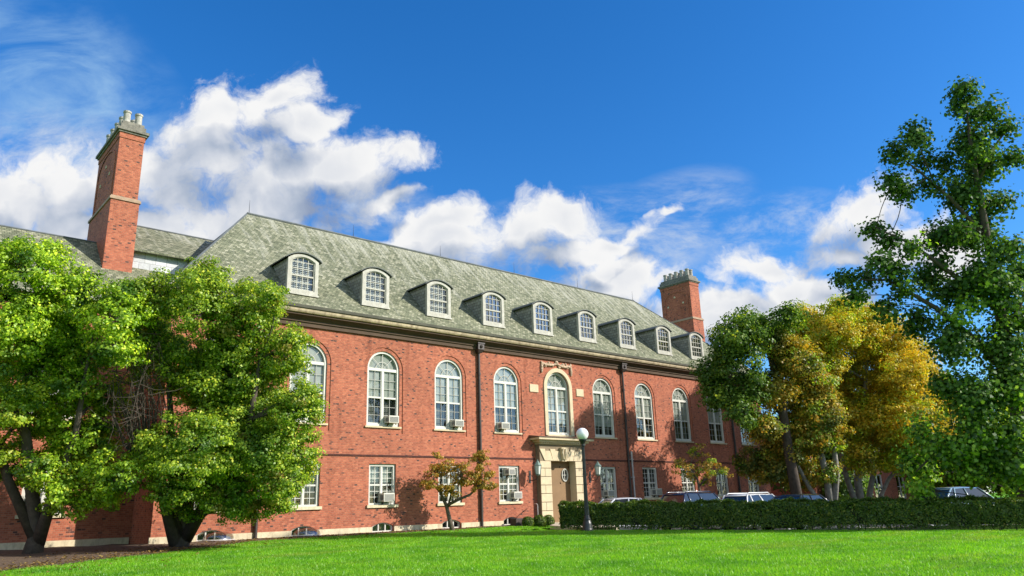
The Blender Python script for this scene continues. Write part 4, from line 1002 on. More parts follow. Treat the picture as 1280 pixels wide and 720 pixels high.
# trees far beyond the parking lot
def far(label, px, r, d, pyc, mat, h0=-.6, group='trees beyond the parking lot'):
    b = atd(px, 640, d); b[2] = h0; c = atd(px, pyc, d)
    bl = [(c+RNG.normal(size=3)*r*[.5, .5, .32], r*RNG.uniform(.45, .7)) for _ in range(9)]
    tree('distant_tree', label, 'tree', b, [([b, b+(c-b)*.6, c], [.35, .25, .08])], bl, mat, M['dark_bark'], leaf=.34, per=26, ncl=26, clr=.75, group=group, limb_r=.08)
far('light green tree beyond the parking lot behind the blue car', 1200, 3.2, 66, 578, G1)
far('shaded green tree beyond the parking lot at the right edge behind the oak', 1268, 4.0, 62, 560, G2)
far('dark tree beyond the lot between golden tree and brick annex', 1150, 3.6, 78, 575, GD)
far('dark tree behind the black car, beside the brick annex', 985, 3.4, 62, 570, GD)

# clipped hedge -------------------------------------------------------
HD = np.array([.511, -.860]); HN = np.array([.860, .511])
def hedge():
    S = np.array([24.0, -6.4]); t0, t1, W_, H_ = -1.25, 24.0, 1.15, 1.04
    P = lambda t, s: S+HD*t+HN*s
    b = P(t0, W_/2)
    t = empty('hedge', (b[0], b[1], lawn_z(b[1])), 'long clipped dark green hedge along the far side of the lawn', 'hedge'); B0 = np.array(t.location)
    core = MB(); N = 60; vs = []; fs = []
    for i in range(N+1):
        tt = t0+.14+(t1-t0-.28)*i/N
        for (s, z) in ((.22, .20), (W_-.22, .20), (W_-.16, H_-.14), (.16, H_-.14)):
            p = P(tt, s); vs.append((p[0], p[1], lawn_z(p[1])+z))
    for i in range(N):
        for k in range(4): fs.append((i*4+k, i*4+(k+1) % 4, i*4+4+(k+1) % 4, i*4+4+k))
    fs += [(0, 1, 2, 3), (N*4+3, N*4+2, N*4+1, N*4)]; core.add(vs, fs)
    core.build('dark_core', plain('dark_hedge_interior', (.018, .022, .012), 1, .4, 9), t)  # solid core, coloured dark for the shade inside the hedge
    for k in range(96):
        st = MB()
        tt = RNG.uniform(t0+.1, t1); s = RNG.uniform(.2, W_-.2); p = P(tt, s); z = lawn_z(p[1])
        st.tube([(p[0], p[1], z-.05), (p[0]+RNG.normal()*.05, p[1]+RNG.normal()*.05, z+.2), (p[0]+RNG.normal()*.12, p[1]+RNG.normal()*.12, z+.45)], [.022, .018, .01], 5, cap=False)
        st.build('stem', M['bark'], t)
    def face(n, gen, nv):
        uvw = gen(n); return uvw, np.tile(np.array(nv), (n, 1))
    cs = []; os_ = []
    def add(n, tt, s, z, nv):
        p = S[None]+HD[None]*tt[:, None]+HN[None]*s[:, None]
        gz = np.clip(SLOPE*p[:, 1], -1, 0); bump = .05*np.sin(tt*2.1+z*3)+.04*np.sin(tt*5.3+s*4)+.03*np.sin(tt*11+z*7)
        q = np.stack([p[:, 0], p[:, 1], gz+z], 1); nv = np.tile(np.array(nv, float), (n, 1)); q += nv*(bump+RNG.normal(size=n)*.035)[:, None]
        cs.append(q); os_.append(nv)
    U_ = lambda n, a, b: RNG.uniform(a, b, n)
    L_ = t1-t0
    n = int(L_*1300*H_*1.15); z = .06+(H_-.06)*RNG.random(n)**.8; add(n, U_(n, t0, t1), .06+.10*(1-z), z, (-HN[0], -HN[1], 0))
    n = int(L_*1500*W_); add(n, U_(n, t0, t1), U_(n, .03, W_-.03), H_+0*U_(n, 0, 1), (0, 0, 1))
    n = int(L_*350); add(n, U_(n, t0, t1), np.full(n, W_-.08), U_(n, .2, H_), (HN[0], HN[1], 0))
    n = int(1500*W_*H_); add(n, np.full(n, t0+.05), U_(n, .03, W_), U_(n, .08, H_), (-HD[0], -HD[1], 0))
    C_ = np.concatenate(cs); O_ = np.concatenate(os_)
    V = leaf_verts(C_, O_, .075, DIA, up=.25, rnd=1.0, droop=.1)-B0
    link(fast_mesh('foliage', V, 4, [HG]), t)
hedge()
def bush(x, y, r, label):
    z = lawn_z(y); t = empty('clipped_bush', (x, y, z), label, 'bush', 'clipped bushes by the entrance step')
    n = int(5200*r*r*4); d = unit(RNG.normal(size=(n, 3))); d = d[d[:, 2] > -.55]
    c = d*r*(1+.06*np.sin(d[:, :1]*9)*np.cos(d[:, 2:]*8)+RNG.normal(size=(len(d), 1))*.05)+np.array([0, 0, r*.62])
    link(fast_mesh('foliage', leaf_verts(c, d, .06, DIA, up=.2), 4, [HG]), t)
    m = MB(); m.lathe(0, 0, [(0, -.02), (r*.5, .02), (r*.82, r*.6), (r*.6, r*1.1), (0, r*1.35)], 10); m.build('dark_core', bpy.data.materials['dark_hedge_interior'], t, local=True)  # solid bush core, inner shade put into its dark colour
bush(25.25, -1.25, .27, 'leftmost small clipped bush before the low dark step wall')
bush(25.95, -1.30, .30, 'middle clipped bush before the low dark step wall')
bush(26.6, -1.25, .29, 'right clipped bush before the step wall, nearest the doorway')

# grass blades and fallen leaves -----------------------------------------
def grass():
    N = 520000
    x = RNG.uniform(-3, 33.5, N); y = RNG.uniform(-27, .2, N)
    depth = x*_f[0]+(y+DIST)*_f[1]; lat = x*_R[0]+(y+DIST)*_R[1]
    ex = np.array([p[0] for p in BED]); ey = np.array([p[1] for p in BED])
    edge = np.interp(x, ex, ey)+.10*np.sin(x*2.3)+.06*np.sin(x*5.1)
    s = (x-24)*HN[0]+(y+6.4)*HN[1]
    keep = (depth > 10.5) & (abs(lat) < depth*.72) & (y < edge-.03+RNG.normal(size=N)*.04) & ((s < .12) | (y > -3.3))
    # the path stays clear
    keep &= ~((x > 24.95) & (y > -6.7) & (y < -1.2) & (s > -.9) & (x < 30.5) & (y > -2.2-.9*(x-24.6)) & (y < -1.2)) & ~((x > 26.2) & (y > -3.3))
    keep &= RNG.random(N) < np.clip(26.0/depth, .35, 1)
    x, y = x[keep], y[keep]; n = len(x); z = np.clip(SLOPE*y, -1, 0)-.006
    patch = .5+.5*np.sin(x*.9+np.sin(y*.7)*2)*np.sin(y*1.3+x*.4)
    h = RNG.uniform(.030, .062, n)*(.8+.4*patch); w_ = RNG.uniform(.007, .012, n)
    a = RNG.uniform(0, 2*math.pi, n); l = RNG.normal(size=(n, 2))*.024
    V = np.zeros((n, 3, 3)); ca, sa = np.cos(a)*w_, np.sin(a)*w_
    V[:, 0] = np.stack([x-ca, y-sa, z], 1); V[:, 1] = np.stack([x+ca, y+sa, z], 1); V[:, 2] = np.stack([x+l[:, 0], y+l[:, 1], z+h], 1)
    m = leafmat('grass_blade', [(0, (.15, .40, .010)), (.5, (.22, .50, .014)), (.9, (.30, .56, .02)), (1, (.42, .50, .07))], trans=.5, patch=((.11, .31, .012), .42, .66), pscale=.8, gloss=.03)
    nt = m.node_tree; dif = [n for n in nt.nodes if n.type == 'BSDF_DIFFUSE'][0]; src = dif.inputs[0].links[0].from_socket
    ge = nd(nt, 'ShaderNodeNewGeometry'); mp = nd(nt, 'ShaderNodeMapping'); mp.inputs['Rotation'].default_value = (0, 0, .72); mp.inputs['Scale'].default_value = (.16, .75, 1)
    nt.links.new(ge.outputs['Position'], mp.inputs['Vector']); wn_ = nd(nt, 'ShaderNodeTexNoise', i_Scale=1.0, i_Detail=7.0, i_Roughness=.62); nt.links.new(mp.outputs[0], wn_.inputs['Vector'])
    worn = mixc(nt, ramp(nt, wn_.outputs['Fac'], [(.52, (0, 0, 0)), (.72, (.7,)*3)]), src, (.34, .40, .06)); worn = mixc(nt, ramp(nt, wn_.outputs['Fac'], [(.30, (.32,)*3), (.46, (0, 0, 0))]), worn, (.085, .26, .012))
    for n in nt.nodes:
        if n.type == 'BSDF_DIFFUSE': nt.links.new(worn, n.inputs[0])
        if n.type == 'MIX' and n.blend_type == 'MULTIPLY': nt.links.new(worn, n.inputs[6])
    o = link(fast_mesh('grass', V.reshape(-1, 3), 3, [m])); tag(o, 'short bright green lawn grass', 'grass', kind='stuff')
grass()
def litter():
    n = 2600
    x = RNG.uniform(-1, 24, n); e = np.interp(x, [p[0] for p in BED], [p[1] for p in BED]); y = e+RNG.exponential(.9, n)-.15
    k = (y < np.where(x > 8.2, -.15, 2.2)); x, y = x[k], y[k]
    m_ = 420; x2 = RNG.uniform(1, 22, m_); y2 = np.interp(x2, [p[0] for p in BED], [p[1] for p in BED])-RNG.exponential(1.3, m_)
    x = np.concatenate([x, x2]); y = np.concatenate([y, y2]); n = len(x)
    c = np.stack([x, y, np.clip(SLOPE*y, -1, 0)+.05], 1)
    V = leaf_verts(c, np.tile(np.array([0, 0, 1.]), (n, 1)), .09, DIA, up=1.2, rnd=.6, droop=0)
    m = leafmat('fallen_leaf', [(0, (.14, .075, .03)), (.5, (.26, .16, .06)), (1, (.38, .28, .08))], trans=.15)
    o = link(fast_mesh('fallen_leaves', V, 4, [m])); tag(o, 'fallen brown leaves under the trees', 'leaves', kind='stuff')
litter()

# ------------------------------------------------------------------ parked cars
CARGLASS = plain('dark_car_glass', (.012, .016, .022), .06, .05, 2, spec=.9)
TYRE = plain('tyre_rubber', (.02, .02, .02), .9, .2, 6); RIM = plain('alloy_rim', (.5, .5, .52), .3, .1, 5, metal=.9)
LAMP = plain('clear_headlamp', (.75, .77, .78), .12, .05, 5, spec=.8); TAIL = plain('red_tail_lamp', (.35, .012, .012), .2, .1, 5, spec=.7)
def paint(name, col):
    m = plain(name, col, .28, .03, 2, spec=.6); p = [n for n in m.node_tree.nodes if n.type == 'BSDF_PRINCIPLED'][0]
    p.inputs['Coat Weight'].default_value = .9; p.inputs['Coat Roughness'].default_value = .05; return m
def car(loc, rz, label, pm, L=4.6, Wd=1.82, Hh=1.45, belt=.92, cab=(-1.75, -.95, .55, 1.25), hood=.86, rails=False):
    """cab: x of rear base, rear top, front top, front base"""
    t = empty('parked_car', loc, label, 'car', 'cars parked behind the hedge', rz)
    hl, hw = L/2, Wd/2; xr, xrt, xft, xf = cab
    st = [(-hl, .45, .78, belt-.14), (-hl+.10, .30, .90, belt-.04), (-hl+.7, .22, 1, belt+.02), (xr, .2, 1, belt+.03), (xf, .2, 1, belt), (xf+.35, .2, 1, hood+.02), (hl-.5, .22, .97, hood-.04), (hl-.12, .28, .88, hood-.12), (hl, .40, .74, hood-.26)]
    m = MB(); vs = []; K = 9
    for x, zb, wk, zt in st:
        w_ = hw*wk
        vs += [(x, -w_*.86, zb), (x, -w_*.98, zb+.14), (x, -w_, (zb+zt)/2+.05), (x, -w_*.95, zt-.07), (x, -w_*.86, zt), (x, w_*.86, zt), (x, w_*.95, zt-.07), (x, w_, (zb+zt)/2+.05), (x, w_*.98, zb+.14), (x, w_*.86, zb)]
    k = 10; fs = [(i*k+j, (i+1)*k+j, (i+1)*k+(j+1) % k, i*k+(j+1) % k) for i in range(len(st)-1) for j in range(k)]
    fs += [tuple(range(k)), tuple((len(st)-1)*k+j for j in range(k-1, -1, -1))]; m.add(vs, fs)
    for wx in (-hl+.85, hl-.9):                      # wheel arch lips
        for sy in (-1, 1): m.tube([(wx+.37*math.cos(a), sy*(hw-.005), .33+.37*math.sin(a)) for a in np.linspace(-.1, math.pi+.1, 12)], .03, 5)
    m.build('body', pm, t, local=True)
    wb, wt = hw*.86, hw*.66; zb = belt+.0; zr = Hh
    def P(x, s, z): return (x, s*(wb+(wt-wb)*(z-zb)/(zr-zb)), z)
    def lerp(a, b, u): return a+(b-a)*u
    r_ = MB(); n = 6; vs = []
    for i in range(n+1):
        x = lerp(xrt-.06, xft+.05, i/n); zz = zr+.035*math.sin(math.pi*i/n)
        for s, dz in ((-1, -.04), (-.9, .0), (-.45, .03), (.45, .03), (.9, .0), (1, -.04)): vs.append((x, s*(wt+.01), zz+dz))
    r_.add(vs, [(i*6+j, i*6+j+1, (i+1)*6+j+1, (i+1)*6+j) for i in range(n) for j in range(5)]+[(5, 4, 3, 2, 1, 0), tuple(n*6+j for j in range(6))])
    for s in (-1, 1):                                # pillars
        for (xa, xb) in ((xf, xft), (xr, xrt), (lerp(xr, xf, .50), lerp(xrt, xft, .46)), (lerp(xr, xf, .21), lerp(xrt, xft, .10))):
            r_.tube([P(xa, s, zb-.02), P(lerp(xa, xb, .5), s*1.012, (zb+zr)/2), P(xb, s, zr)], .038, 5)
        if rails: r_.tube([(xrt+.1, s*wt*.92, zr+.02), (xrt+.2, s*wt*.92, zr+.09), (xft-.25, s*wt*.92, zr+.09), (xft-.12, s*wt*.92, zr+.03)], .022, 5)
    r_.build('roof', pm, t, local=True, smooth=True)
    MB().quad(P(xf, -1, zb), P(xf, 1, zb), P(xft, 1, zr-.01), P(xft, -1, zr-.01)).build('windscreen', CARGLASS, t, local=True)
    MB().quad(P(xr, 1, zb), P(xr, -1, zb), P(xrt, -1, zr-.01), P(xrt, 1, zr-.01)).build('rear_window', CARGLASS, t, local=True)
    for s in (-1, 1):
        MB().quad(P(xr, s, zb), P(xf, s, zb), P(xft, s, zr-.02), P(xrt, s, zr-.02)).build('side_window', CARGLASS, t, local=True)
        mm = MB(); mm.bevbox(xf-.28, xf-.12, s*hw-.0 if s > 0 else -hw-.2, s*hw+.2 if s > 0 else -hw+.0, belt+.02, belt+.17, .03); mm.build('mirror', pm, t, local=True)
        lm = MB(); lm.bevbox(hl-.32, hl-.06, s*hw*.62-.17, s*hw*.62+.17, hood-.30, hood-.14, .04); lm.build('headlight', LAMP, t, local=True)
        lm = MB(); lm.bevbox(-hl-.01, -hl+.2, s*hw*.66-.15, s*hw*.66+.15, belt-.28, belt-.08, .04); lm.build('taillight', TAIL, t, local=True)
        for wx in (-hl+.85, hl-.9):
            w_ = MB(); w_.tube([(wx, s*(hw-.22), .33), (wx, s*(hw-.19), .33), (wx, s*(hw-.02), .33), (wx, s*hw, .33)], [.29, .33, .33, .29], 22); o = w_.build('tyre', TYRE, t, local=True)
            w_ = MB(); w_.tube([(wx, s*(hw-.02), .33), (wx, s*(hw+.006), .33)], [.21, .18], 16); w_.build('rim', RIM, o, local=True)
    return t
def at_car(px, d):
    p = atd(px, 640, d); return (p[0], p[1], -.498)
SED = dict(cab=(-1.75, -.95, .35, 1.15)); SUV = dict(L=4.75, Wd=1.9, Hh=1.72, belt=1.08, hood=1.0, cab=(-2.12, -1.75, .45, 1.15), rails=True); HAT = dict(L=4.5, Hh=1.56, belt=.96, hood=.92, cab=(-2.0, -1.6, .40, 1.2), rails=True)
car(at_car(771, 36.0), 2.75, 'silver car nearest the entrance, its roof just showing over the hedge', paint('silver_car_paint', (.50, .51, .52)), Hh=1.58, belt=1.0, cab=(-1.75, -.95, .35, 1.15))
car(at_car(874, 37.2), -.05, 'dark blue sport utility car, tallest of the cars behind the hedge', paint('dark_blue_car_paint', (.014, .022, .055)), **SUV)
car(at_car(947, 35.6), -.02, 'white estate car with roof rails behind the hedge', paint('white_car_paint', (.74, .74, .73)), **HAT)
car(at_car(1005, 31.8), -.08, 'black saloon car behind the hedge under the brown tree', paint('black_car_paint', (.014, .015, .017)), **SED)
car(at_car(1203, 31.0), -.35, 'pale blue car behind the hedge at the right, under the oak leaves', paint('pale_blue_car_paint', (.22, .32, .38)), Hh=1.52, cab=(-1.85, -1.1, .35, 1.2))

# low brick annex further right -----------------------------------------
AX = empty('brick_annex', (57, 1.0, -.5), 'low red brick annex with white windows seen between the tree trunks', 'building')
def annex():
    x0, x1, y0, y1, zt = 57.0, 84.0, 1.0, 10.0, 4.4
    w = MB(); n = 6; bw = (x1-x0)/n
    for k in range(n):
        cx = x0+bw*(k+.5); o = outline(.85, .5, 2.6, cx=cx); hole_band(w, x0+bw*k, x0+bw*(k+1), -.6, zt, o, y0); reveal(w, o, y0, y0+.2)
    w.quad((x0, y1, -.6), (x0, y0, -.6), (x0, y0, zt), (x0, y1, zt)); w.quad((x1, y0, -.6), (x1, y1, -.6), (x1, y1, zt), (x1, y0, zt)); w.quad((x1, y1, -.6), (x0, y1, -.6), (x0, y1, zt), (x1, y1, zt))
    w.poly([(x0, y1, zt), (x0, y0, zt), (x0, (y0+y1)/2, zt+2.4)]); w.poly([(x1, y0, zt), (x1, y1, zt), (x1, (y0+y1)/2, zt+2.4)])
    w.build('wall', M['brick'], AX)
    r_ = MB(); ym = (y0+y1)/2; r_.quad((x0-.3, y0-.4, zt-.15), (x1+.3, y0-.4, zt-.15), (x1+.3, ym, zt+2.5), (x0-.3, ym, zt+2.5)); r_.quad((x1+.3, y1+.4, zt-.15), (x0-.3, y1+.4, zt-.15), (x0-.3, ym, zt+2.5), (x1+.3, ym, zt+2.5)); r_.build('roof', M['slate'], AX)
    for k in range(n):
        cx = x0+bw*(k+.5); f = MB(); f.ring(outline(.85, .5, 2.6, cx=cx), outline(.74, .6, 2.5, cx=cx), y0+.06, y0+.16); f.box(cx-.04, cx+.04, y0+.07, y0+.15, .6, 2.5); f.box(cx-.74, cx+.74, y0+.072, y0+.148, 1.5, 1.58)
        o = f.build('window', M['white'], AX); MB().fill(outline(.75, .58, 2.52, cx=cx), y0+.12).build('pane', M['glass_sky'], o)
annex()

# ------------------------------------------------------------------ sky
world = bpy.data.worlds.new('World'); scene.world = world; world.use_nodes = True
wt = world.node_tree; wt.nodes.clear()
SUN_DIR = -SUN_TRAVEL
sun_el = math.asin(SUN_DIR[2]); sun_az = math.atan2(SUN_DIR[0], SUN_DIR[1])
wo = nd(wt, 'ShaderNodeOutputWorld'); bg = nd(wt, 'ShaderNodeBackground'); bg.inputs[1].default_value = .10
sky = nd(wt, 'ShaderNodeTexSky', sky_type='NISHITA', sun_disc=False, sun_elevation=sun_el, sun_rotation=sun_az, altitude=200.0, air_density=1.0, dust_density=.4, ozone_density=3.0)
hs = nd(wt, 'ShaderNodeHueSaturation'); hs.inputs['Saturation'].default_value = 1.33; hs.inputs['Value'].default_value = .80
wt.links.new(sky.outputs[0], hs.inputs['Color']); sky_c = mixc(wt, 1.0, hs.outputs[0], (1.24, 1.55, 1.84), 'MULTIPLY')
# clouds live in directions of the sky: tangent coordinates about one fixed compass bearing
BLOBS = [(300,148,92,56,0), (262,205,150,80,0), (410,218,112,42,-8), (506,200,74,32,-8), (330,262,190,50,0), (110,235,120,70,0), (25,250,90,70,0), (150,285,240,46,0), (360,125,60,44,0), (385,160,60,30,15),
         (560,278,78,26,14), (640,288,110,40,10), (705,268,48,32,0), (760,302,46,20,8), (792,290,40,14,20), (826,270,26,9,26), (760,345,110,44,0), (560,300,120,26,8), (700,320,110,40,0), (500,250,60,14,10),
         (1085,262,76,40,10), (1050,318,60,24,0), (950,335,92,28,6), (930,388,96,34,0), (1000,360,100,40,0), (860,392,60,36,0), (1130,300,80,40,0), (840,350,46,26,0), (1060,372,90,50,0), (905,410,120,40,0), (1200,330,60,40,0)]
gt = bpy.data.node_groups.new('cloud_density', 'ShaderNodeTree')
gt.interface.new_socket('Vector', in_out='INPUT', socket_type='NodeSocketVector'); gt.interface.new_socket('Density', in_out='OUTPUT', socket_type='NodeSocketFloat'); gt.interface.new_socket('Soft', in_out='OUTPUT', socket_type='NodeSocketFloat')
gi = gt.nodes.new('NodeGroupInput'); go = gt.nodes.new('NodeGroupOutput')
wn = nd(gt, 'ShaderNodeTexNoise', i_Scale=7.0, i_Detail=5.0, i_Roughness=.55); gt.links.new(gi.outputs[0], wn.inputs['Vector'])
va = nd(gt, 'ShaderNodeVectorMath', operation='SUBTRACT'); gt.links.new(wn.outputs['Color'], va.inputs[0]); va.inputs[1].default_value = (.5, .5, .5)
vb = nd(gt, 'ShaderNodeVectorMath', operation='MULTIPLY_ADD'); gt.links.new(va.outputs[0], vb.inputs[0]); vb.inputs[1].default_value = (.11, .11, 0); gt.links.new(gi.outputs[0], vb.inputs[2])
acc = None
for (px, py, rx, ry, rot) in BLOBS:
    mp = nd(gt, 'ShaderNodeMapping', vector_type='TEXTURE')
    mp.inputs['Location'].default_value = ((px-640)/F_PX, (360-py)/F_PX, 0); mp.inputs['Rotation'].default_value = (0, 0, math.radians(rot)); mp.inputs['Scale'].default_value = (rx/F_PX, ry/F_PX, 1)
    gt.links.new(vb.outputs[0], mp.inputs['Vector'])
    ln = nd(gt, 'ShaderNodeVectorMath', operation='LENGTH'); gt.links.new(mp.outputs[0], ln.inputs[0])
    v = math_(gt, 'MAXIMUM', math_(gt, 'SUBTRACT', 1.0, ln.outputs['Value']), -1.0)
    acc = v if acc is None else math_(gt, 'SMOOTH_MAX', acc, v, .12)
n1 = nd(gt, 'ShaderNodeTexNoise', i_Scale=10.0, i_Detail=12.0, i_Roughness=.63, i_Lacunarity=2.1); gt.links.new(vb.outputs[0], n1.inputs['Vector'])
vo = nd(gt, 'ShaderNodeTexVoronoi', feature='SMOOTH_F1', i_Scale=20.0, i_Smoothness=.6); gt.links.new(vb.outputs[0], vo.inputs['Vector'])
d_ = math_(gt, 'ADD', acc, math_(gt, 'MULTIPLY', math_(gt, 'SUBTRACT', n1.outputs['Fac'], .5), 2.7))
d_ = math_(gt, 'ADD', d_, math_(gt, 'MULTIPLY', math_(gt, 'SUBTRACT', .45, vo.outputs['Distance']), .45))
n3 = nd(gt, 'ShaderNodeTexNoise', i_Scale=30.0, i_Detail=8.0, i_Roughness=.6); gt.links.new(vb.outputs[0], n3.inputs['Vector'])
d_ = math_(gt, 'ADD', d_, math_(gt, 'MULTIPLY', math_(gt, 'SUBTRACT', n3.outputs['Fac'], .5), .6))
gt.links.new(d_, go.inputs[0])
n4 = nd(gt, 'ShaderNodeTexNoise', i_Scale=10.0, i_Detail=3.0, i_Roughness=.5); gt.links.new(vb.outputs[0], n4.inputs['Vector'])
gt.links.new(math_(gt, 'ADD', acc, math_(gt, 'MULTIPLY', math_(gt, 'SUBTRACT', n4.outputs['Fac'], .5), 2.2)), go.inputs[1])
tc = nd(wt, 'ShaderNodeTexCoord')
def dot(v):
    n = nd(wt, 'ShaderNodeVectorMath', operation='DOT_PRODUCT'); wt.links.new(tc.outputs['Generated'], n.inputs[0]); n.inputs[1].default_value = tuple(v); return n.outputs['Value']
df = dot(_f); dfm = math_(wt, 'MAXIMUM', df, .08)
cx_ = nd(wt, 'ShaderNodeCombineXYZ'); wt.links.new(math_(wt, 'DIVIDE', dot(_R), dfm), cx_.inputs[0]); wt.links.new(math_(wt, 'DIVIDE', dot(_U), dfm), cx_.inputs[1])
def group(vec):
    g = wt.nodes.new('ShaderNodeGroup'); g.node_tree = gt; wt.links.new(vec, g.inputs[0]); return g.outputs
dA, sA = group(cx_.outputs[0])
o1 = nd(wt, 'ShaderNodeVectorMath', operation='ADD'); wt.links.new(cx_.outputs[0], o1.inputs[0]); o1.inputs[1].default_value = (.020, .050, 0)
dB, sB = group(o1.outputs[0])
front = nd(wt, 'ShaderNodeMapRange', interpolation_type='SMOOTHSTEP', i_1=.1, i_2=.3, i_3=0., i_4=1.); wt.links.new(df, front.inputs[0])
al = nd(wt, 'ShaderNodeMapRange', interpolation_type='SMOOTHSTEP', i_1=-.04, i_2=.62, i_3=0., i_4=1.); wt.links.new(dA, al.inputs[0])
alpha = math_(wt, 'MULTIPLY', al.outputs[0], front.outputs[0])
lit = math_(wt, 'ADD', math_(wt, 'ADD', .56, math_(wt, 'MULTIPLY', math_(wt, 'SUBTRACT', sA, sB), .75)), math_(wt, 'MULTIPLY', math_(wt, 'SUBTRACT', dA, dB), .16), clamp=True)
thick = nd(wt, 'ShaderNodeMapRange', interpolation_type='SMOOTHSTEP', i_1=.5, i_2=1.3, i_3=0., i_4=.22); wt.links.new(sA, thick.inputs[0])
lit = math_(wt, 'SUBTRACT', lit, thick.outputs[0], clamp=True)
ccol = ramp(wt, lit, [(0, (1.9, 2.4, 3.5)), (.30, (2.8, 3.3, 4.2)), (.60, (4.3, 4.6, 5.2)), (1, (6.5, 6.5, 6.5))])
# thin cirrus veil high on the left
mp = nd(wt, 'ShaderNodeMapping'); mp.inputs['Rotation'].default_value = (0, 0, .7); mp.inputs['Scale'].default_value = (5, 14, 1); wt.links.new(cx_.outputs[0], mp.inputs['Vector'])
cn = nd(wt, 'ShaderNodeTexNoise', i_Scale=1.0, i_Detail=9.0, i_Roughness=.62, i_Distortion=.5); wt.links.new(mp.outputs[0], cn.inputs['Vector'])
mp2 = nd(wt, 'ShaderNodeMapping', vector_type='TEXTURE'); mp2.inputs['Location'].default_value = ((70-640)/F_PX, (360-110)/F_PX, 0); mp2.inputs['Rotation'].default_value = (0, 0, math.radians(-40)); mp2.inputs['Scale'].default_value = (230/F_PX, 130/F_PX, 1); wt.links.new(cx_.outputs[0], mp2.inputs['Vector'])
l2 = nd(wt, 'ShaderNodeVectorMath', operation='LENGTH'); wt.links.new(mp2.outputs[0], l2.inputs[0])
cm = math_(wt, 'MULTIPLY', math_(wt, 'SUBTRACT', 1.0, l2.outputs['Value'], clamp=True), 1.5, clamp=True)
cirr = nd(wt, 'ShaderNodeMapRange', interpolation_type='SMOOTHSTEP', i_1=.32, i_2=.8, i_3=0., i_4=.95); wt.links.new(cn.outputs['Fac'], cirr.inputs[0])
ca_ = math_(wt, 'MULTIPLY', math_(wt, 'MULTIPLY', cirr.outputs[0], cm), front.outputs[0])
c0 = mixc(wt, ca_, sky_c, (2.6, 4.2, 6.0))
# torn veils trailing from the middle and right-hand clouds
mp3 = nd(wt, 'ShaderNodeMapping'); mp3.inputs['Rotation'].default_value = (0, 0, -.42); mp3.inputs['Scale'].default_value = (6, 15, 1); wt.links.new(cx_.outputs[0], mp3.inputs['Vector'])
vn = nd(wt, 'ShaderNodeTexNoise', i_Scale=1.0, i_Detail=11.0, i_Roughness=.68, i_Distortion=.35); wt.links.new(mp3.outputs[0], vn.inputs['Vector'])
vm = None
for (px, py, rx, ry, rot) in [(650, 292, 220, 48, 12), (470, 262, 90, 40, 0), (965, 285, 120, 50, 10), (60, 210, 190, 90, 0), (820, 290, 150, 70, 24), (838, 264, 84, 30, 27), (985, 274, 60, 22, 8)]:
    m_ = nd(wt, 'ShaderNodeMapping', vector_type='TEXTURE'); m_.inputs['Location'].default_value = ((px-640)/F_PX, (360-py)/F_PX, 0); m_.inputs['Rotation'].default_value = (0, 0, math.radians(rot)); m_.inputs['Scale'].default_value = (rx/F_PX, ry/F_PX, 1); wt.links.new(cx_.outputs[0], m_.inputs['Vector'])
    l_ = nd(wt, 'ShaderNodeVectorMath', operation='LENGTH'); wt.links.new(m_.outputs[0], l_.inputs[0]); v_ = math_(wt, 'SUBTRACT', 1.0, l_.outputs['Value'], clamp=True)
    vm = v_ if vm is None else math_(wt, 'MAXIMUM', vm, v_)
vr = nd(wt, 'ShaderNodeMapRange', interpolation_type='SMOOTHSTEP', i_1=.38, i_2=.72, i_3=0., i_4=.95); wt.links.new(vn.outputs['Fac'], vr.inputs[0])
va_ = math_(wt, 'MULTIPLY', math_(wt, 'MULTIPLY', vr.outputs[0], math_(wt, 'MULTIPLY', vm, 1.8, clamp=True)), front.outputs[0])
c0 = mixc(wt, va_, c0, (4.3, 4.9, 5.8)); c1 = mixc(wt, alpha, c0, ccol)
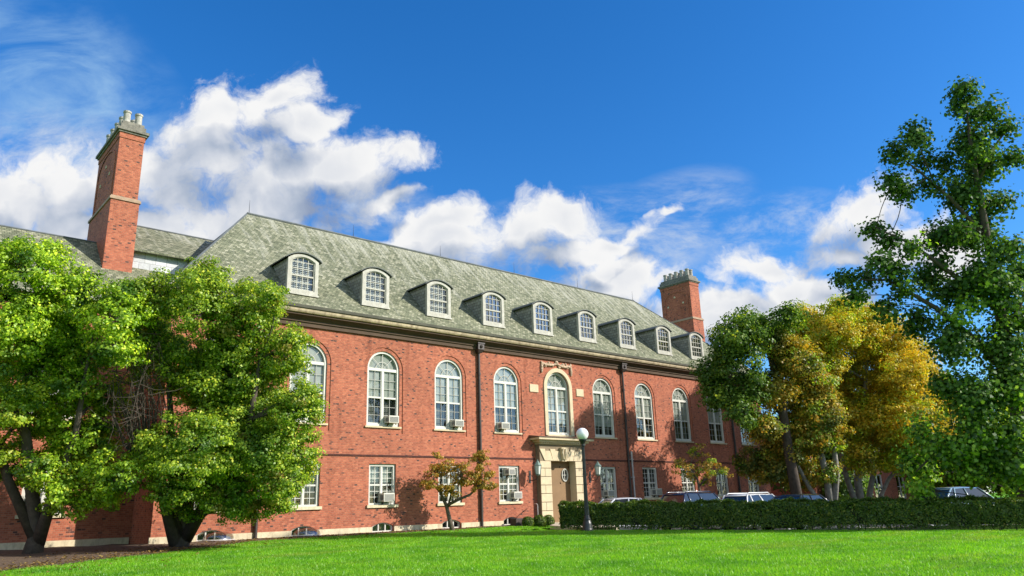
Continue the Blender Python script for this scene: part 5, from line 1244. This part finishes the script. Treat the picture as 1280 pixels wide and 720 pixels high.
# unseen bright cloud outside the view, added to lift the fill light
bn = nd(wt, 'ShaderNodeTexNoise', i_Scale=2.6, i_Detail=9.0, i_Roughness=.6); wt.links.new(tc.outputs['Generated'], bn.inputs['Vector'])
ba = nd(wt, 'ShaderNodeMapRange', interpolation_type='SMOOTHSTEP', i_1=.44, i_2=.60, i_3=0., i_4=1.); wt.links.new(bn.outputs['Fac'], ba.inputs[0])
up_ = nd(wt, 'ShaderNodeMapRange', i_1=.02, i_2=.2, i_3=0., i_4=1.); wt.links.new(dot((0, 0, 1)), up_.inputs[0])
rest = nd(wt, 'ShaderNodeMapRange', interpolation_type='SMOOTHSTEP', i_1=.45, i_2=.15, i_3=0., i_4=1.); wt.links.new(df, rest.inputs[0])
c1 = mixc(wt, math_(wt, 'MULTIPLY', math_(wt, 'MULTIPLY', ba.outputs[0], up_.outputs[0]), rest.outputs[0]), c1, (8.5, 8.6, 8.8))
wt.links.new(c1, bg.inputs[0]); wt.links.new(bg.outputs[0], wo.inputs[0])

sd = bpy.data.lights.new('sun', 'SUN'); sd.energy = 5.0; sd.angle = math.radians(.5); sd.color = (1, .945, .86)
so = bpy.data.objects.new('sun', sd); COL.objects.link(so); so.location = (30, -40, 40)
so.rotation_euler = Vector(SUN_TRAVEL).to_track_quat('-Z', 'Y').to_euler()

# ------------------------------------------------------------------ camera
cam = bpy.data.cameras.new('camera'); co = bpy.data.objects.new('camera', cam); COL.objects.link(co)
cam.sensor_width = 36; cam.sensor_fit = 'HORIZONTAL'; cam.lens = 36*F_PX/1280; cam.clip_start = .1; cam.clip_end = 3000
mw = Matrix.Identity(4)
for r_ in range(3):
    mw[r_][0], mw[r_][1], mw[r_][2], mw[r_][3] = _R[r_], _U[r_], -_f[r_], _C[r_]
co.matrix_world = mw; scene.camera = co
vs_ = scene.view_settings; vs_.view_transform = 'Standard'; vs_.look = 'None'; vs_.gamma = 1; vs_.exposure = .52; vs_.use_curve_mapping = False
cy = scene.cycles; cy.max_bounces = 6; cy.diffuse_bounces = 3; cy.glossy_bounces = 3; cy.transmission_bounces = 4; cy.transparent_max_bounces = 12
cy.use_denoising = True; cy.caustics_reflective = False; cy.caustics_refractive = False
